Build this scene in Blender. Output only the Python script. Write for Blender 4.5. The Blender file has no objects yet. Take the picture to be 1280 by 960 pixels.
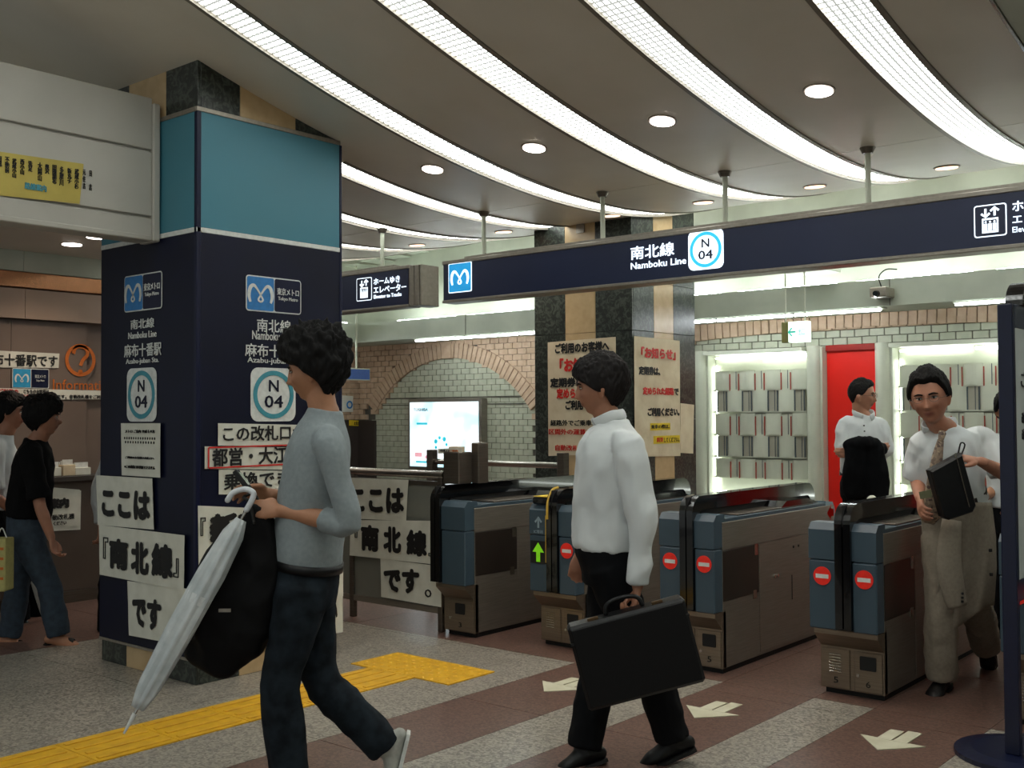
import bpy, math, random
import numpy as np
from mathutils import Vector, Matrix, noise
random.seed(7)
sc = bpy.context.scene
col = sc.collection
# ---------------------------------------------------------------- camera
F_PX = 1345.0
CAM = np.array([0.0, 0.0, 1.45])
def _rot(yaw, pitch, roll):
    f = np.array([-math.sin(yaw)*math.cos(pitch), math.cos(yaw)*math.cos(pitch), math.sin(pitch)])
    r = np.array([math.cos(yaw), math.sin(yaw), 0.0]); u = np.cross(r, f)
    c, s = math.cos(roll), math.sin(roll)
    return np.array([c*r+s*u, -s*r+c*u, f])
CM = _rot(*np.radians([40.1, 1.6, -0.3]))
cd = bpy.data.cameras.new('camera'); cam = bpy.data.objects.new('camera', cd); col.objects.link(cam)
cd.sensor_width = 36.0; cd.lens = F_PX/1280*36.0; cd.clip_start = 0.05
cam.matrix_world = Matrix(((CM[0][0], CM[1][0], -CM[2][0], CAM[0]), (CM[0][1], CM[1][1], -CM[2][1], CAM[1]),
                           (CM[0][2], CM[1][2], -CM[2][2], CAM[2]), (0, 0, 0, 1)))
sc.camera = cam
# ---------------------------------------------------------------- world, exposure
w = bpy.data.worlds.new('world'); sc.world = w; w.use_nodes = True
w.node_tree.nodes['Background'].inputs[0].default_value = (0.75, 0.8, 0.78, 1)
w.node_tree.nodes['Background'].inputs[1].default_value = 0.42
sc.view_settings.view_transform = 'Standard'; sc.view_settings.look = 'None'
sc.view_settings.exposure = 0.0; sc.view_settings.gamma = 1.0; sc.view_settings.use_curve_mapping = False
E_STRIP = 7.2      # the curved ceiling light strips
E_DOWN = 14.0      # recessed downlights
E_TUBE = 45.0       # fluorescent tubes along the back wall
E_COVE = 30.0
E_SIGN = 1.3
# measuring helpers: the ray through a pixel of the 1280x960 photograph, met with a plane or taken to a depth
def ray(x, y): return np.array([(x-640)/F_PX, -(y-480)/F_PX, 1.0]) @ CM
def pl(x, y, ax, val):
    r = ray(x, y); return CAM + r*((val-CAM[ax])/r[ax])
def at(x, y, d): return CAM + ray(x, y)*d
def g(x, y): return pl(x, y, 2, 0.0)
RT = np.array([CM[0][0], CM[0][1], 0]); RT /= np.linalg.norm(RT)     # picture right, level
FW = np.array([-RT[1], RT[0], 0])                                    # away from the camera, level
UP = np.array([0, 0, 1.0])
# ---------------------------------------------------------------- materials
def lin(c):
    if isinstance(c, str): c = tuple(int(c[i:i+2], 16)/255 for i in (0, 2, 4))
    return tuple((v/12.92 if v <= .04045 else ((v+.055)/1.055)**2.4) for v in c) + (1,)
MATS = {}
def mat(name, c, rough=.5, metal=0, em=0, emc=None, c2=None, nscale=40, namt=1.0, bump=0, bscale=None, coat=0, alpha=1, trans=0, spec=.5, kind='noise', stretch=None):
    if name in MATS: return MATS[name]
    m = bpy.data.materials.new(name); m.use_nodes = True; MATS[name] = m
    nt = m.node_tree; b = nt.nodes['Principled BSDF']
    b.inputs['Base Color'].default_value = lin(c); b.inputs['Roughness'].default_value = rough
    b.inputs['Metallic'].default_value = metal; b.inputs['Coat Weight'].default_value = coat
    b.inputs['Specular IOR Level'].default_value = spec
    b.inputs['Alpha'].default_value = alpha; b.inputs['Transmission Weight'].default_value = trans
    if em: b.inputs['Emission Color'].default_value = lin(emc or c); b.inputs['Emission Strength'].default_value = em
    tc = nt.nodes.new('ShaderNodeTexCoord'); mp = nt.nodes.new('ShaderNodeMapping')
    nt.links.new(tc.outputs['Object'], mp.inputs[0])
    if stretch: mp.inputs['Scale'].default_value = stretch
    if c2 is None: c2 = tuple(v*.93 for v in ([int(c[i:i+2], 16)/255 for i in (0, 2, 4)] if isinstance(c, str) else c))
    if kind == 'speck':
        n = nt.nodes.new('ShaderNodeTexVoronoi'); n.inputs['Scale'].default_value = nscale; src = n.outputs['Color']
        sp = nt.nodes.new('ShaderNodeSeparateColor'); nt.links.new(src, sp.inputs[0]); src = sp.outputs[0]
    elif kind == 'vein':
        n = nt.nodes.new('ShaderNodeTexNoise'); n.inputs['Scale'].default_value = nscale; n.inputs['Detail'].default_value = 8
        n.inputs['Distortion'].default_value = 1.6; src = n.outputs[0]
    else:
        n = nt.nodes.new('ShaderNodeTexNoise'); n.inputs['Scale'].default_value = nscale; n.inputs['Detail'].default_value = 4; src = n.outputs[0]
    nt.links.new(mp.outputs[0], n.inputs['Vector'])
    cr = nt.nodes.new('ShaderNodeValToRGB')
    if kind == 'vein':
        cr.color_ramp.elements[0].position = .45; cr.color_ramp.elements[1].position = .62
    elif kind == 'speck':
        cr.color_ramp.elements[0].position = .1; cr.color_ramp.elements[1].position = .9
    else:
        cr.color_ramp.elements[0].position = .35; cr.color_ramp.elements[1].position = .65
    cr.color_ramp.elements[0].color = lin(c); cr.color_ramp.elements[1].color = lin(c2)
    nt.links.new(src, cr.inputs[0]); nt.links.new(cr.outputs[0], b.inputs['Base Color'])
    if bump:
        bp = nt.nodes.new('ShaderNodeBump'); bp.inputs['Strength'].default_value = bump; bp.inputs['Distance'].default_value = .01
        if bscale:
            n2 = nt.nodes.new('ShaderNodeTexNoise'); n2.inputs['Scale'].default_value = bscale; nt.links.new(mp.outputs[0], n2.inputs['Vector']); src = n2.outputs[0]
        nt.links.new(src, bp.inputs['Height']); nt.links.new(bp.outputs[0], b.inputs['Normal'])
    return m
def glow(name, c, s):
    return mat(name, c, .6, em=s)
M_ceil = mat('ceiling_paint', 'dad4c8', .42, nscale=2.5, c2='d3cdc0')
M_plaster = mat('plaster', 'c3c8ba', .6, nscale=3)
M_soffit = mat('soffit_paint', 'b9c0b2', .6, nscale=3)
M_steel = mat('brushed_steel', '8e877d', .42, .65, nscale=6, c2='837c72', stretch=(1, 1, 30))
M_steeld = mat('dark_steel', '6d655c', .38, .8, nscale=6, c2='625a52', stretch=(1, 1, 30))
M_chrome = mat('polished_steel', 'c4c2bb', .2, 1.0)
M_alu = mat('sign_aluminium', '9c958a', .4, .6)
M_navy = mat('navy_cladding', '0b0f24', .45, nscale=3, c2='0c112b', spec=.25)
M_navy2 = mat('navy_trim', '0c1232', .4, spec=.3)
M_teal = mat('teal_cladding', '3f7f92', .5, nscale=2, c2='437f90')
M_white = mat('white_print', 'dfe2de', .6)
M_black = mat('black_print', '0b0b0c', .6)
M_red = mat('red_print', 'd22018', .55)
M_orange = mat('orange_print', 'c8691c', .55)
M_green = mat('green_print', '7fd41c', .5, em=.35)
M_blue = mat('blue_print', '2b7fc4', .5)
M_yel = mat('yellow_print', 'e6c62a', .55)
M_ring = mat('teal_print', '3f93a3', .5)
M_paper = mat('paper', 'dcdcd0', .8, nscale=9, c2='cfcfc2', bump=.25, bscale=14)
M_paper2 = mat('aged_paper', 'dccdb0', .75, nscale=8, c2='cfbd9e', bump=.3, bscale=12)
M_ypaper = mat('yellow_paper', 'c9b65e', .8, nscale=6, c2='b9a755')
M_dmarble = mat('dark_marble', '1b201d', .32, nscale=22, c2='454c44', kind='vein')
M_bmarble = mat('beige_marble', 'c6ab82', .3, nscale=12, c2='b99d74')
M_terr = mat('grey_terrazzo', 'a8a194', .32, nscale=95, c2='6c665e', kind='speck')
M_terrb = mat('brown_terrazzo', '785c51', .32, nscale=95, c2='55403a', kind='speck')
M_grout = mat('grout', '3f3833', .8)
M_tact = mat('tactile_yellow', 'dda910', .55, nscale=14, c2='cc990e')
M_mortar = mat('mortar', '5e5b51', .9)
M_tile = mat('pale_tile', 'b5b9a4', .45, nscale=12, c2='a9ad98')
M_brick = mat('tan_brick', 'c2a98f', .7, nscale=14, c2='b49a7f')
M_wood = mat('info_panel', '75655a', .45, nscale=2, c2='6e5e54')
M_woodd = mat('dark_panel', '3a322d', .5, nscale=3)
M_blk = mat('gloss_black', '08080a', .12, coat=.5)
M_gblue = mat('gate_blue', '374955', .42, nscale=5, c2='3b4d59')
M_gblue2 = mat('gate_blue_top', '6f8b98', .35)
M_redp = mat('red_panel', 'e61a0a', .45, nscale=2, c2='dc1808')
M_pale = mat('pale_metal', 'c6cab8', .4, nscale=3)
M_rubber = mat('rubber', '101010', .7)
M_glassy = mat('frosted_glass', '8d8f86', .18, trans=.25, nscale=3)
# ---------------------------------------------------------------- mesh building
class MB:
    def __init__(s): s.v = []; s.f = []; s.m = []
    def add(s, v, f, mi=0):
        o = len(s.v); s.v += [tuple(map(float, p)) for p in v]; s.f += [tuple(i+o for i in q) for q in f]; s.m += [mi]*len(f); return s
    def box(s, x0, x1, y0, y1, z0, z1, mi=0, b=0):
        x0, x1 = sorted((x0, x1)); y0, y1 = sorted((y0, y1)); z0, z1 = sorted((z0, z1))
        b = min(b, (x1-x0)*.45, (y1-y0)*.45, (z1-z0)*.45)
        if b <= 0:
            v = [(x, y, z) for x in (x0, x1) for y in (y0, y1) for z in (z0, z1)]
            return s.add(v, [(0, 1, 3, 2), (4, 6, 7, 5), (0, 4, 5, 1), (2, 3, 7, 6), (0, 2, 6, 4), (1, 5, 7, 3)], mi)
        v = []; idx = {}
        X = (x0, x1); Y = (y0, y1); Z = (z0, z1); sg = (1, -1)
        for i in (0, 1):
            for j in (0, 1):
                for k in (0, 1):
                    a, c, e = X[i], Y[j], Z[k]; bi, bj, bk = b*sg[i], b*sg[j], b*sg[k]
                    idx[i, j, k, 0] = len(v); v.append((a, c+bj, e+bk))
                    idx[i, j, k, 1] = len(v); v.append((a+bi, c, e+bk))
                    idx[i, j, k, 2] = len(v); v.append((a+bi, c+bj, e))
        f = []
        for i in (0, 1): f.append((idx[i,0,0,0], idx[i,1,0,0], idx[i,1,1,0], idx[i,0,1,0]) if i else (idx[i,0,0,0], idx[i,0,1,0], idx[i,1,1,0], idx[i,1,0,0]))
        for i in (0, 1): f.append((idx[0,i,0,1], idx[0,i,1,1], idx[1,i,1,1], idx[1,i,0,1]) if i else (idx[0,i,0,1], idx[1,i,0,1], idx[1,i,1,1], idx[0,i,1,1]))
        for i in (0, 1): f.append((idx[0,0,i,2], idx[1,0,i,2], idx[1,1,i,2], idx[0,1,i,2]) if i else (idx[0,0,i,2], idx[0,1,i,2], idx[1,1,i,2], idx[1,0,i,2]))
        for i in (0, 1):
            for j in (0, 1):
                p = (i+j) % 2
                q = (idx[i,j,0,0], idx[i,j,1,0], idx[i,j,1,1], idx[i,j,0,1]); f.append(q if p == 0 else q[::-1])
                q = (idx[i,0,j,0], idx[i,0,j,2], idx[i,1,j,2], idx[i,1,j,0]); f.append(q if p == 0 else q[::-1])
                q = (idx[0,i,j,1], idx[1,i,j,1], idx[1,i,j,2], idx[0,i,j,2]); f.append(q if p == 0 else q[::-1])
                for k in (0, 1):
                    q = (idx[i,j,k,0], idx[i,j,k,1], idx[i,j,k,2]); f.append(q if (i+j+k) % 2 else q[::-1])
        return s.add(v, f, mi)
    def tube(s, pts, rad, side=None, n=12, mi=0, sub=1, cap='flat', sq=2.0):
        v, f = tube(pts, rad, side, n, sub, cap, sq); return s.add(v, f, mi)
    def cyl(s, a, b, r, n=16, mi=0, r2=None):
        return s.tube([a, b], [r, r if r2 is None else r2], n=n, mi=mi)
    def prism(s, poly, ax, a, b, mi=0):
        """poly: 2D outline in the two axes other than ax, extruded from a to b"""
        n = len(poly); o = [i for i in range(3) if i != ax]; v = []
        for t in (a, b):
            for p in poly:
                q = [0, 0, 0]; q[ax] = t; q[o[0]] = p[0]; q[o[1]] = p[1]; v.append(q)
        f = [tuple(range(n))[::-1], tuple(range(n, 2*n))] + [(i, (i+1) % n, n+(i+1) % n, n+i) for i in range(n)]
        return s.add(v, f, mi)
    def mesh(s, name, mats, smooth=False):
        me = bpy.data.meshes.new(name); me.from_pydata(s.v, [], s.f)
        for m in (mats if isinstance(mats, (list, tuple)) else [mats]): me.materials.append(m)
        if any(s.m): me.polygons.foreach_set('material_index', s.m)
        if smooth: me.polygons.foreach_set('use_smooth', [True]*len(me.polygons))
        me.validate(); me.update(); return me
    def build(s, name, mats, parent=None, smooth=False, fixn=True):
        me = s.mesh(name, mats, smooth)
        if fixn:
            import bmesh
            bm = bmesh.new(); bm.from_mesh(me); bmesh.ops.recalc_face_normals(bm, faces=bm.faces); bm.to_mesh(me); bm.free()
        return link(name, me, parent)
def link(name, me, parent=None):
    o = bpy.data.objects.new(name, me); col.objects.link(o)
    if parent is not None:
        o.parent = parent
        o.matrix_parent_inverse = PINV.get(parent.name, Matrix.Identity(4))
    return o
PINV = {}
def empty(name, loc, label, cat, group=None, kind=None):
    o = bpy.data.objects.new(name, None); col.objects.link(o); o.empty_display_size = .1
    o.location = tuple(map(float, loc)); PINV[o.name] = Matrix.Translation(tuple(map(float, loc))).inverted()
    return tag(o, label, cat, group, kind)
def tag(o, label=None, cat=None, group=None, kind=None):
    if label: o['label'] = label
    if cat: o['category'] = cat
    if group: o['group'] = group
    if kind: o['kind'] = kind
    return o
def struct(o, label=None):
    o['kind'] = 'structure'
    if label: o['label'] = label; 
    return o
def unit(a):
    a = np.asarray(a, float); return a/max(1e-9, np.linalg.norm(a))
def catmull(P, sub):
    P = np.asarray(P, float)
    if sub <= 1 or len(P) < 3: return P
    Q = np.vstack([2*P[0]-P[1], P, 2*P[-1]-P[-2]]); out = []
    for i in range(1, len(Q)-2):
        for k in range(sub):
            t = k/sub; a, b, c, d = Q[i-1], Q[i], Q[i+1], Q[i+2]
            out.append(.5*((2*b)+(-a+c)*t+(2*a-5*b+4*c-d)*t*t+(-a+3*b-3*c+d)*t**3))
    out.append(P[-1]); return np.array(out)
def tube(pts, rad, side=None, n=12, sub=1, cap='flat', sq=2.0):
    P = np.asarray(pts, float); R = np.array([(r, r) if np.isscalar(r) else tuple(r) for r in rad], float)
    if len(P) == 2 and sub > 1: pass
    A = catmull(np.hstack([P, R]), sub); P = A[:, :3]; R = np.maximum(A[:, 3:], 1e-4)
    T = np.gradient(P, axis=0); T = np.array([unit(t) for t in T])
    if cap == 'round':
        def ext(p, t, r):
            m = min(r)
            return [(p+t*m*.5, r*.86), (p+t*m*.85, r*.5), (p+t*m*.98, r*.15)]
        e = ext(P[-1], T[-1], R[-1]); s0 = ext(P[0], -T[0], R[0])[::-1]
        P = np.array([q[0] for q in s0]+list(P)+[q[0] for q in e]); R = np.array([q[1] for q in s0]+list(R)+[q[1] for q in e])
        T = np.array([T[0]]*3+list(T)+[T[-1]]*3)
    sd = unit(side) if side is not None else None
    if sd is None:
        t = T[0]; sd = unit(np.cross(t, [0, 0, 1])) if abs(t[2]) < .9 else np.array([1., 0, 0])
    V = []; prev = None
    sides = np.asarray(side, float) if side is not None and np.ndim(side) == 2 else None
    ang = np.linspace(0, 2*math.pi, n, endpoint=False); ca, sa = np.cos(ang), np.sin(ang)
    ex = 2.0/sq; ca = np.sign(ca)*np.abs(ca)**ex; sa = np.sign(sa)*np.abs(sa)**ex
    for i in range(len(P)):
        t = T[i]; s_ = sd if prev is None or side is not None else prev
        s_ = s_-t*np.dot(s_, t); s_ = unit(s_); prev = s_; u = np.cross(t, s_)
        V += list(P[i]+np.outer(ca*R[i][0], s_)+np.outer(sa*R[i][1], u))
    m = len(P); f = []
    for i in range(m-1):
        for k in range(n): f.append((i*n+k, i*n+(k+1) % n, (i+1)*n+(k+1) % n, (i+1)*n+k))
    f.append(tuple(range(n))[::-1]); f.append(tuple(range((m-1)*n, m*n)))
    return V, f
# ---------------------------------------------------------------- flat print and lettering on a wall face
# face: ('y', v) is a face looking to -Y (its right is +X); ('x', v) is a face looking to +X (its right is +Y)
def axes(face):
    if face[0] == 'y': return np.array([1., 0, 0]), np.array([0, -1., 0]), 1
    if face[0] == 'x': return np.array([0, 1., 0]), np.array([1., 0, 0]), 0
def fpt(face, px, py): return pl(px, py, axes(face)[2], face[1])
_tc = {}
def text_mesh(s, bold, ext=.0, spacing=1.0, line=1.0, align='LEFT'):
    cu = bpy.data.curves.new('t', 'FONT'); cu.body = s; cu.size = 1; cu.offset = bold; cu.resolution_u = 2
    cu.space_character = spacing; cu.space_line = line; cu.align_x = align
    o = bpy.data.objects.new('t', cu); col.objects.link(o)
    dg = bpy.context.evaluated_depsgraph_get(); dg.update()
    me = bpy.data.meshes.new_from_object(o.evaluated_get(dg)); col.objects.unlink(o); bpy.data.objects.remove(o)
    return me
def text(s, face, x0, x1, z0, z1, m, parent=None, off=.002, th=.002, bold=.0, name='lettering', line=1.0, align='LEFT', shear=0):
    """lettering filling the box from along-face x0..x1, height z0..z1"""
    heavy = bold > .012; dsh = max(0, bold-.006)*(1.35 if bold > .04 else .75)*(.7 if (z1-z0)/(s.count('\n')+1) < .05 else 1); bold = 0
    me = text_mesh(s, bold, line=line, align=align)
    n = len(me.vertices); co = np.empty(n*3); me.vertices.foreach_get('co', co); co = co.reshape(-1, 3)
    mn = co.min(0); mx = co.max(0); r, nr, ax = axes(face)
    u = (co[:, 0]-mn[0])/max(1e-6, mx[0]-mn[0])*(x1-x0)+x0; v = (co[:, 1]-mn[1])/max(1e-6, mx[1]-mn[1])*(z1-z0)+z0
    v = v+shear*(u-x0)
    base = np.zeros((n, 3)); base[:, ax] = face[1]
    P = base+np.outer(u, r)+np.outer(v, UP); fr = P+nr*(off+th)
    faces = [tuple(p.vertices) for p in me.polygons]
    from collections import Counter
    ec = Counter(); ed = {}
    for q in faces:
        for i in range(len(q)):
            a, b = q[i], q[(i+1) % len(q)]; ec[frozenset((a, b))] += 1; ed[frozenset((a, b))] = (a, b)
    bk = P+nr*off*.5; mb = MB(); sides = []
    for k, c in ec.items():
        if c == 1: a, b = ed[k]; sides.append((b, a, a+n, b+n))
    mb.add(list(fr)+list(bk), faces+sides)
    if heavy:
        nl = s.count('\n')+1; em_ = (z1-z0)/max(.5, (mx[1]-mn[1])); eu = (x1-x0)/max(.3, (mx[0]-mn[0]))
        for k, (a, b) in enumerate(((1, 0), (-1, 0), (0, 1), (0, -1), (.7, .7), (-.7, .7), (.7, -.7), (-.7, -.7))):
            sh = r*(a*dsh*eu)+UP*(b*dsh*em_)+nr*(.00004*(k+1)); mb.add([p+sh for p in fr], faces)
    bpy.data.meshes.remove(me)
    return mb.build(name, m, parent, fixn=False)
def textpx(s, face, xl, yt, xr, yb, m, parent=None, yr=None, **k):
    """lettering whose box starts at picture column xl between rows yt and yb and ends at column xr"""
    r, nr, ax = axes(face); A = fpt(face, xl, yb); T = fpt(face, xl, yt); B = fpt(face, xr, yb)
    i = 1-ax
    return text(s, face, A[i], B[i], A[2], T[2], m, parent, **k)
def on(face, u, v, o):
    r, nr, ax = axes(face); p = np.zeros(3); p[ax] = face[1]; return p+r*u+UP*v+nr*o
def rrect(face, x0, x1, z0, z1, m, parent, name='panel', rad=.01, off=.001, th=.002, n=4):
    pts = []
    for cx, cz, a0 in ((x1-rad, z1-rad, 0), (x0+rad, z1-rad, 90), (x0+rad, z0+rad, 180), (x1-rad, z0+rad, 270)):
        for k in range(n+1):
            a = math.radians(a0+90*k/n); pts.append((cx+rad*math.cos(a), cz+rad*math.sin(a)))
    return slab(face, pts, m, parent, name, off, th)
def slab(face, pts, m, parent, name='panel', off=.001, th=.002):
    n = len(pts); v = [on(face, u, z, off+th) for u, z in pts]+[on(face, u, z, off) for u, z in pts]
    f = [tuple(range(n)), tuple(range(n, 2*n))[::-1]]+[(i, n+i, n+(i+1) % n, (i+1) % n) for i in range(n)]
    return MB().add(v, f).build(name, m, parent)
def ellipse_pts(cx, cz, rx, rz, n=40): return [(cx+rx*math.cos(2*math.pi*k/n), cz+rz*math.sin(2*math.pi*k/n)) for k in range(n)]
def ringf(face, cx, cz, rx, rz, w_, m, parent, name='ring', off=.003, th=.002, n=44):
    o_ = ellipse_pts(cx, cz, rx, rz, n); i_ = ellipse_pts(cx, cz, rx-w_, rz-w_, n)
    v = [on(face, u, z, off+th) for u, z in o_+i_]+[on(face, u, z, off) for u, z in o_+i_]; f = []
    for k in range(n):
        j = (k+1) % n; f += [(k, j, n+j, n+k), (2*n+k, 3*n+k, 3*n+j, 2*n+j), (k, 2*n+k, 2*n+j, j), (n+k, n+j, 3*n+j, 3*n+k)]
    return MB().add(v, f).build(name, m, parent)
def stroke(face, pts, w_, m, parent, name='mark', off=.003, th=.002, sub=6, closed=False):
    P = catmull(np.array(pts, float), sub) if sub > 1 else np.array(pts, float)
    T = np.gradient(P, axis=0); T = np.array([t/max(1e-9, np.hypot(*t)) for t in T]); N = np.stack([-T[:, 1], T[:, 0]], 1)
    W = np.interp(np.linspace(0, 1, len(P)), np.linspace(0, 1, len(w_)), w_) if np.ndim(w_) else np.full(len(P), w_)
    a = P+N*W[:, None]/2; b = P-N*W[:, None]/2; mb = MB(); n = len(P)
    v = [on(face, *p, off+th) for p in a]+[on(face, *p, off+th) for p in b]+[on(face, *p, off) for p in a]+[on(face, *p, off) for p in b]
    f = []
    for i in range(n-1): f += [(i, n+i, n+i+1, i+1), (i, i+1, 2*n+i+1, 2*n+i), (n+i, 3*n+i, 3*n+i+1, n+i+1)]
    return mb.add(v, f).build(name, m, parent)
def metro(face, cx, cz, s, m, parent, th=.002):
    """the rounded M of the line operator: two loops that cross in the middle"""
    k = [(-.50, -.36), (-.57, -.08), (-.50, .22), (-.34, .32), (-.17, .18), (.03, -.10), (.11, -.25), (0, -.33), (-.11, -.25), (-.03, -.10), (.17, .18), (.34, .32), (.50, .22), (.57, -.08), (.50, -.36)]
    return stroke(face, [(cx+a*s, cz+b*s) for a, b in k], [s*q for q in (.10, .15, .16, .13, .09, .07, .08, .08, .08, .07, .09, .13, .16, .15, .10)], m, parent, 'emblem', off=.006, th=th, sub=6)
def sheet(face, c, m, parent=None, name='sheet', off=.003, amp=.003, nx=8, nz=6, seed=0):
    """a sheet of paper taped flat: four picture corners TL TR BR BL, slightly cockled, thin"""
    TL, TR, BR, BL = [fpt(face, *p) for p in c]; r, nr, ax = axes(face); v = []
    for j in range(nz+1):
        for i in range(nx+1):
            a, b = i/nx, j/nz; p = (TL*(1-a)+TR*a)*(1-b)+(BL*(1-a)+BR*a)*b
            h = (noise.noise(Vector((p[0]*9+seed, p[1]*9, p[2]*9)))*.5+.5)*amp
            v.append(p+nr*(off+h))
    n = (nx+1)*(nz+1); back = [q-nr*.0015 for q in v]; f = []
    id_ = lambda i, j: j*(nx+1)+i
    for j in range(nz):
        for i in range(nx):
            q = (id_(i, j), id_(i, j+1), id_(i+1, j+1), id_(i+1, j)); f.append(q); f.append(tuple(k+n for k in q[::-1]))
    rim = [id_(i, 0) for i in range(nx)]+[id_(nx, j) for j in range(nz)]+[id_(i, nz) for i in range(nx, 0, -1)]+[id_(0, j) for j in range(nz, 0, -1)]
    for k in range(len(rim)):
        a, b = rim[k], rim[(k+1) % len(rim)]; f.append((a, b, b+n, a+n))
    return MB().add(v+back, f).build(name, m, parent)
# ================================================================ FLOOR
fl = MB().box(-10.6, 3, -1.5, 9.6, -.06, -.012).build('floor', M_grout); struct(fl)
bands = [(-10.6, -6.62, 1), (-6.62, -5.7, 0), (-5.7, -4.75, 0), (-4.75, -3.79, 0), (-3.79, -3.26, 1), (-3.26, -2.9, 0), (-2.9, -2.385, 1), (-2.385, -2.07, 0), (-2.07, -1.53, 1), (-1.53, -1.2, 0), (-1.2, -.62, 1), (-.62, 3, 0)]
SLAB = []
for x0, x1, br in bands:
    y = -1.5; k = 0
    while y < 9.5:
        lim = 5.06 if x0 < -4 else 5.2
        y1 = min(y+.93, 9.6)
        if y < lim < y1: y1 = lim
        b2 = br or y >= lim-.001
        if not (x0 < -7 and y < 2.2) and not (x1 > -1 and y > 7):
            me = MB().box(x0+.0015, x1-.0015, y+.0015, y1-.0015, -.012, 0).mesh('slab', M_terrb if b2 else M_terr)
            link('slab', me, fl)
        y = y1
# tactile paving
def tact_tile(x0, x1, y0, y1, kind, par):
    t = MB().box(x0+.002, x1-.002, y0+.002, y1-.002, 0, .006).build('tile', M_tact, par)
    m = MB()
    if kind == 'bar':
        for k in range(4):
            c = x0+(x1-x0)*(k+.5)/4; m.box(c-.014, c+.014, y0+.02, y1-.02, .006, .011, b=.003)
    else:
        for i in range(6):
            for j in range(6):
                cx = x0+(x1-x0)*(i+.5)/6; cy = y0+(y1-y0)*(j+.5)/6
                m.tube([(cx, cy, .006), (cx, cy, .0105)], [.014, .009], n=8)
    return tag(m.build('raised_bar' if kind == 'bar' else 'raised_dot', M_tact, t), kind='stuff')
tp = empty('tactile_paving', (-4.44, 3.4, 0), 'yellow tactile guiding strip on the floor, ending in a raised-dot bar', 'tactile paving')
ys = [.45, .83, 1.21, 1.59, 1.97, 2.355, 2.74, 3.118, 3.49, 3.86, 4.21]
for a, b in zip(ys, ys[1:]): tact_tile(-4.63, -4.255, a, b, 'bar', tp)
for a, b in ((-4.785, -4.39), (-4.39, -4.0)): tact_tile(a, b, 4.21, 4.59, 'dot', tp)
# paper arrows on the floor
def floor_arrow(px, label, cut=None):
    m = MB(); P = [g(*p) for p in px]; n = len(P)
    m.add([p+UP*.0035 for p in P]+[p+UP*.0005 for p in P], [tuple(range(n)), tuple(range(n, 2*n))[::-1]]+[(i, (i+1) % n, n+(i+1) % n, n+i) for i in range(n)])
    tag(m.build('floor_arrow', mat('arrow_paper', 'c9c6ae', .7, nscale=8, c2='bdb99f')), label, 'arrow', 'paper arrows on the floor before the gates')
def garrow(tx, ty, lab):   # apex at tx,ty pointing to -Y
    hw, hl, sw, sl = .145, .17, .068, .33
    e = empty('floor_arrow', (tx, ty, 0), lab, 'arrow', 'paper arrows on the floor before the gates')
    mA = mat('arrow_paper', 'c9c6ae', .7, nscale=8, c2='bdb99f')
    v = [(tx, ty), (tx+hw, ty+hl), (tx-hw, ty+hl)]
    MB().prism(v, 2, .0005, .004).build('arrow_head', mA, e)
    for s in (-1, 1):
        MB().box(tx+(s*.036)-.031, tx+(s*.036)+.031, ty+hl-.01+.0, ty+sl+(.02 if s > 0 else 0), .0005, .0045).build('arrow_shaft', mA, e)
a3 = g(1097, 938); garrow(a3[0], a3[1], 'off-white paper arrow on the brown lane before the rightmost barred gate')
a2 = g(868, 898); garrow(a2[0], a2[1], 'off-white paper arrow on the floor right of the briefcase, second from the right')
a1 = g(680, 865); garrow(a1[0], a1[1], 'off-white paper arrow on the floor left of the briefcase')
# ================================================================ CEILING
CC = [0.02514245, 0.06019137, 0.48983909, -0.4190186, 3.0230048]
def Zc(y):
    if y < 2.4:
        z0, s0 = Zc(2.4), (Zc(2.41)-Zc(2.4))/.01
        d = 2.4-y; return z0+(-s0)*1.1*(1-math.exp(-d/1.1))
    return float(np.polyval(CC, (y-5)/3))
YS = list(np.arange(-1.5, 8.81, .2))+[8.9]
def ribbon(x0, x1, y0, y1, dz, th, n=None):
    """a strip of the sagging ceiling between x0 and x1, th thick, lower face dz above the ceiling line"""
    ys_ = [y for y in YS if y0 <= y <= y1]
    if ys_[0] > y0+.02: ys_ = [y0]+ys_
    if ys_[-1] < y1-.02: ys_ = ys_+[y1]
    v = []; f = []
    for y in ys_:
        z = Zc(y)+dz; v += [(x0, y, z), (x1, y, z), (x1, y, z+th), (x0, y, z+th)]
    for i in range(len(ys_)-1):
        a = i*4; b = a+4
        for k in range(4): f.append((a+k, a+(k+1) % 4, b+(k+1) % 4, b+k))
    f.append((0, 1, 2, 3)); e = (len(ys_)-1)*4; f.append((e, e+1, e+2, e+3))
    return MB().add(v, f)
STR = [(-4.591, -4.401), (-3.654, -3.454), (-2.758, -2.562), (-1.888, -1.691)]
STR = [(-8.19, -8.0), (-7.29, -7.10), (-6.39, -6.2), (-5.49, -5.3)]+STR+[(-.99, -.80), (-.1, .1), (.8, 1.0)]
ce = MB().box(-10.4, 3, -1.5, 9.6, 4.9, 4.95).build('ceiling', M_ceil); struct(ce)
edges = [-9.6]+[v for s in STR for v in s]+[2.4]
for x0, x1 in STR:
    if x0 < -5: ribbon(x0-.03, x1+.03, -1.5, 4.6, 0, .03).build('panel', M_ceil, ce)
xs = list(zip(edges[0::2], edges[1::2]))
for x0, x1 in xs:
    a, b = x0+(.03 if x0 > -9 else 0), x1-(.03 if x1 < 2 else 0)
    for y0, y1 in ((-1.5, 2.1), (2.1, 5.93), (5.936, 8.85)):
        if x0 > -1 and y1 > 9: continue
        o = ribbon(a, b, y0, y1, 0, .03).build('panel', M_ceil, ce, smooth=False)
M_frame = mat('strip_frame', '8a8378', .4, .3)
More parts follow.
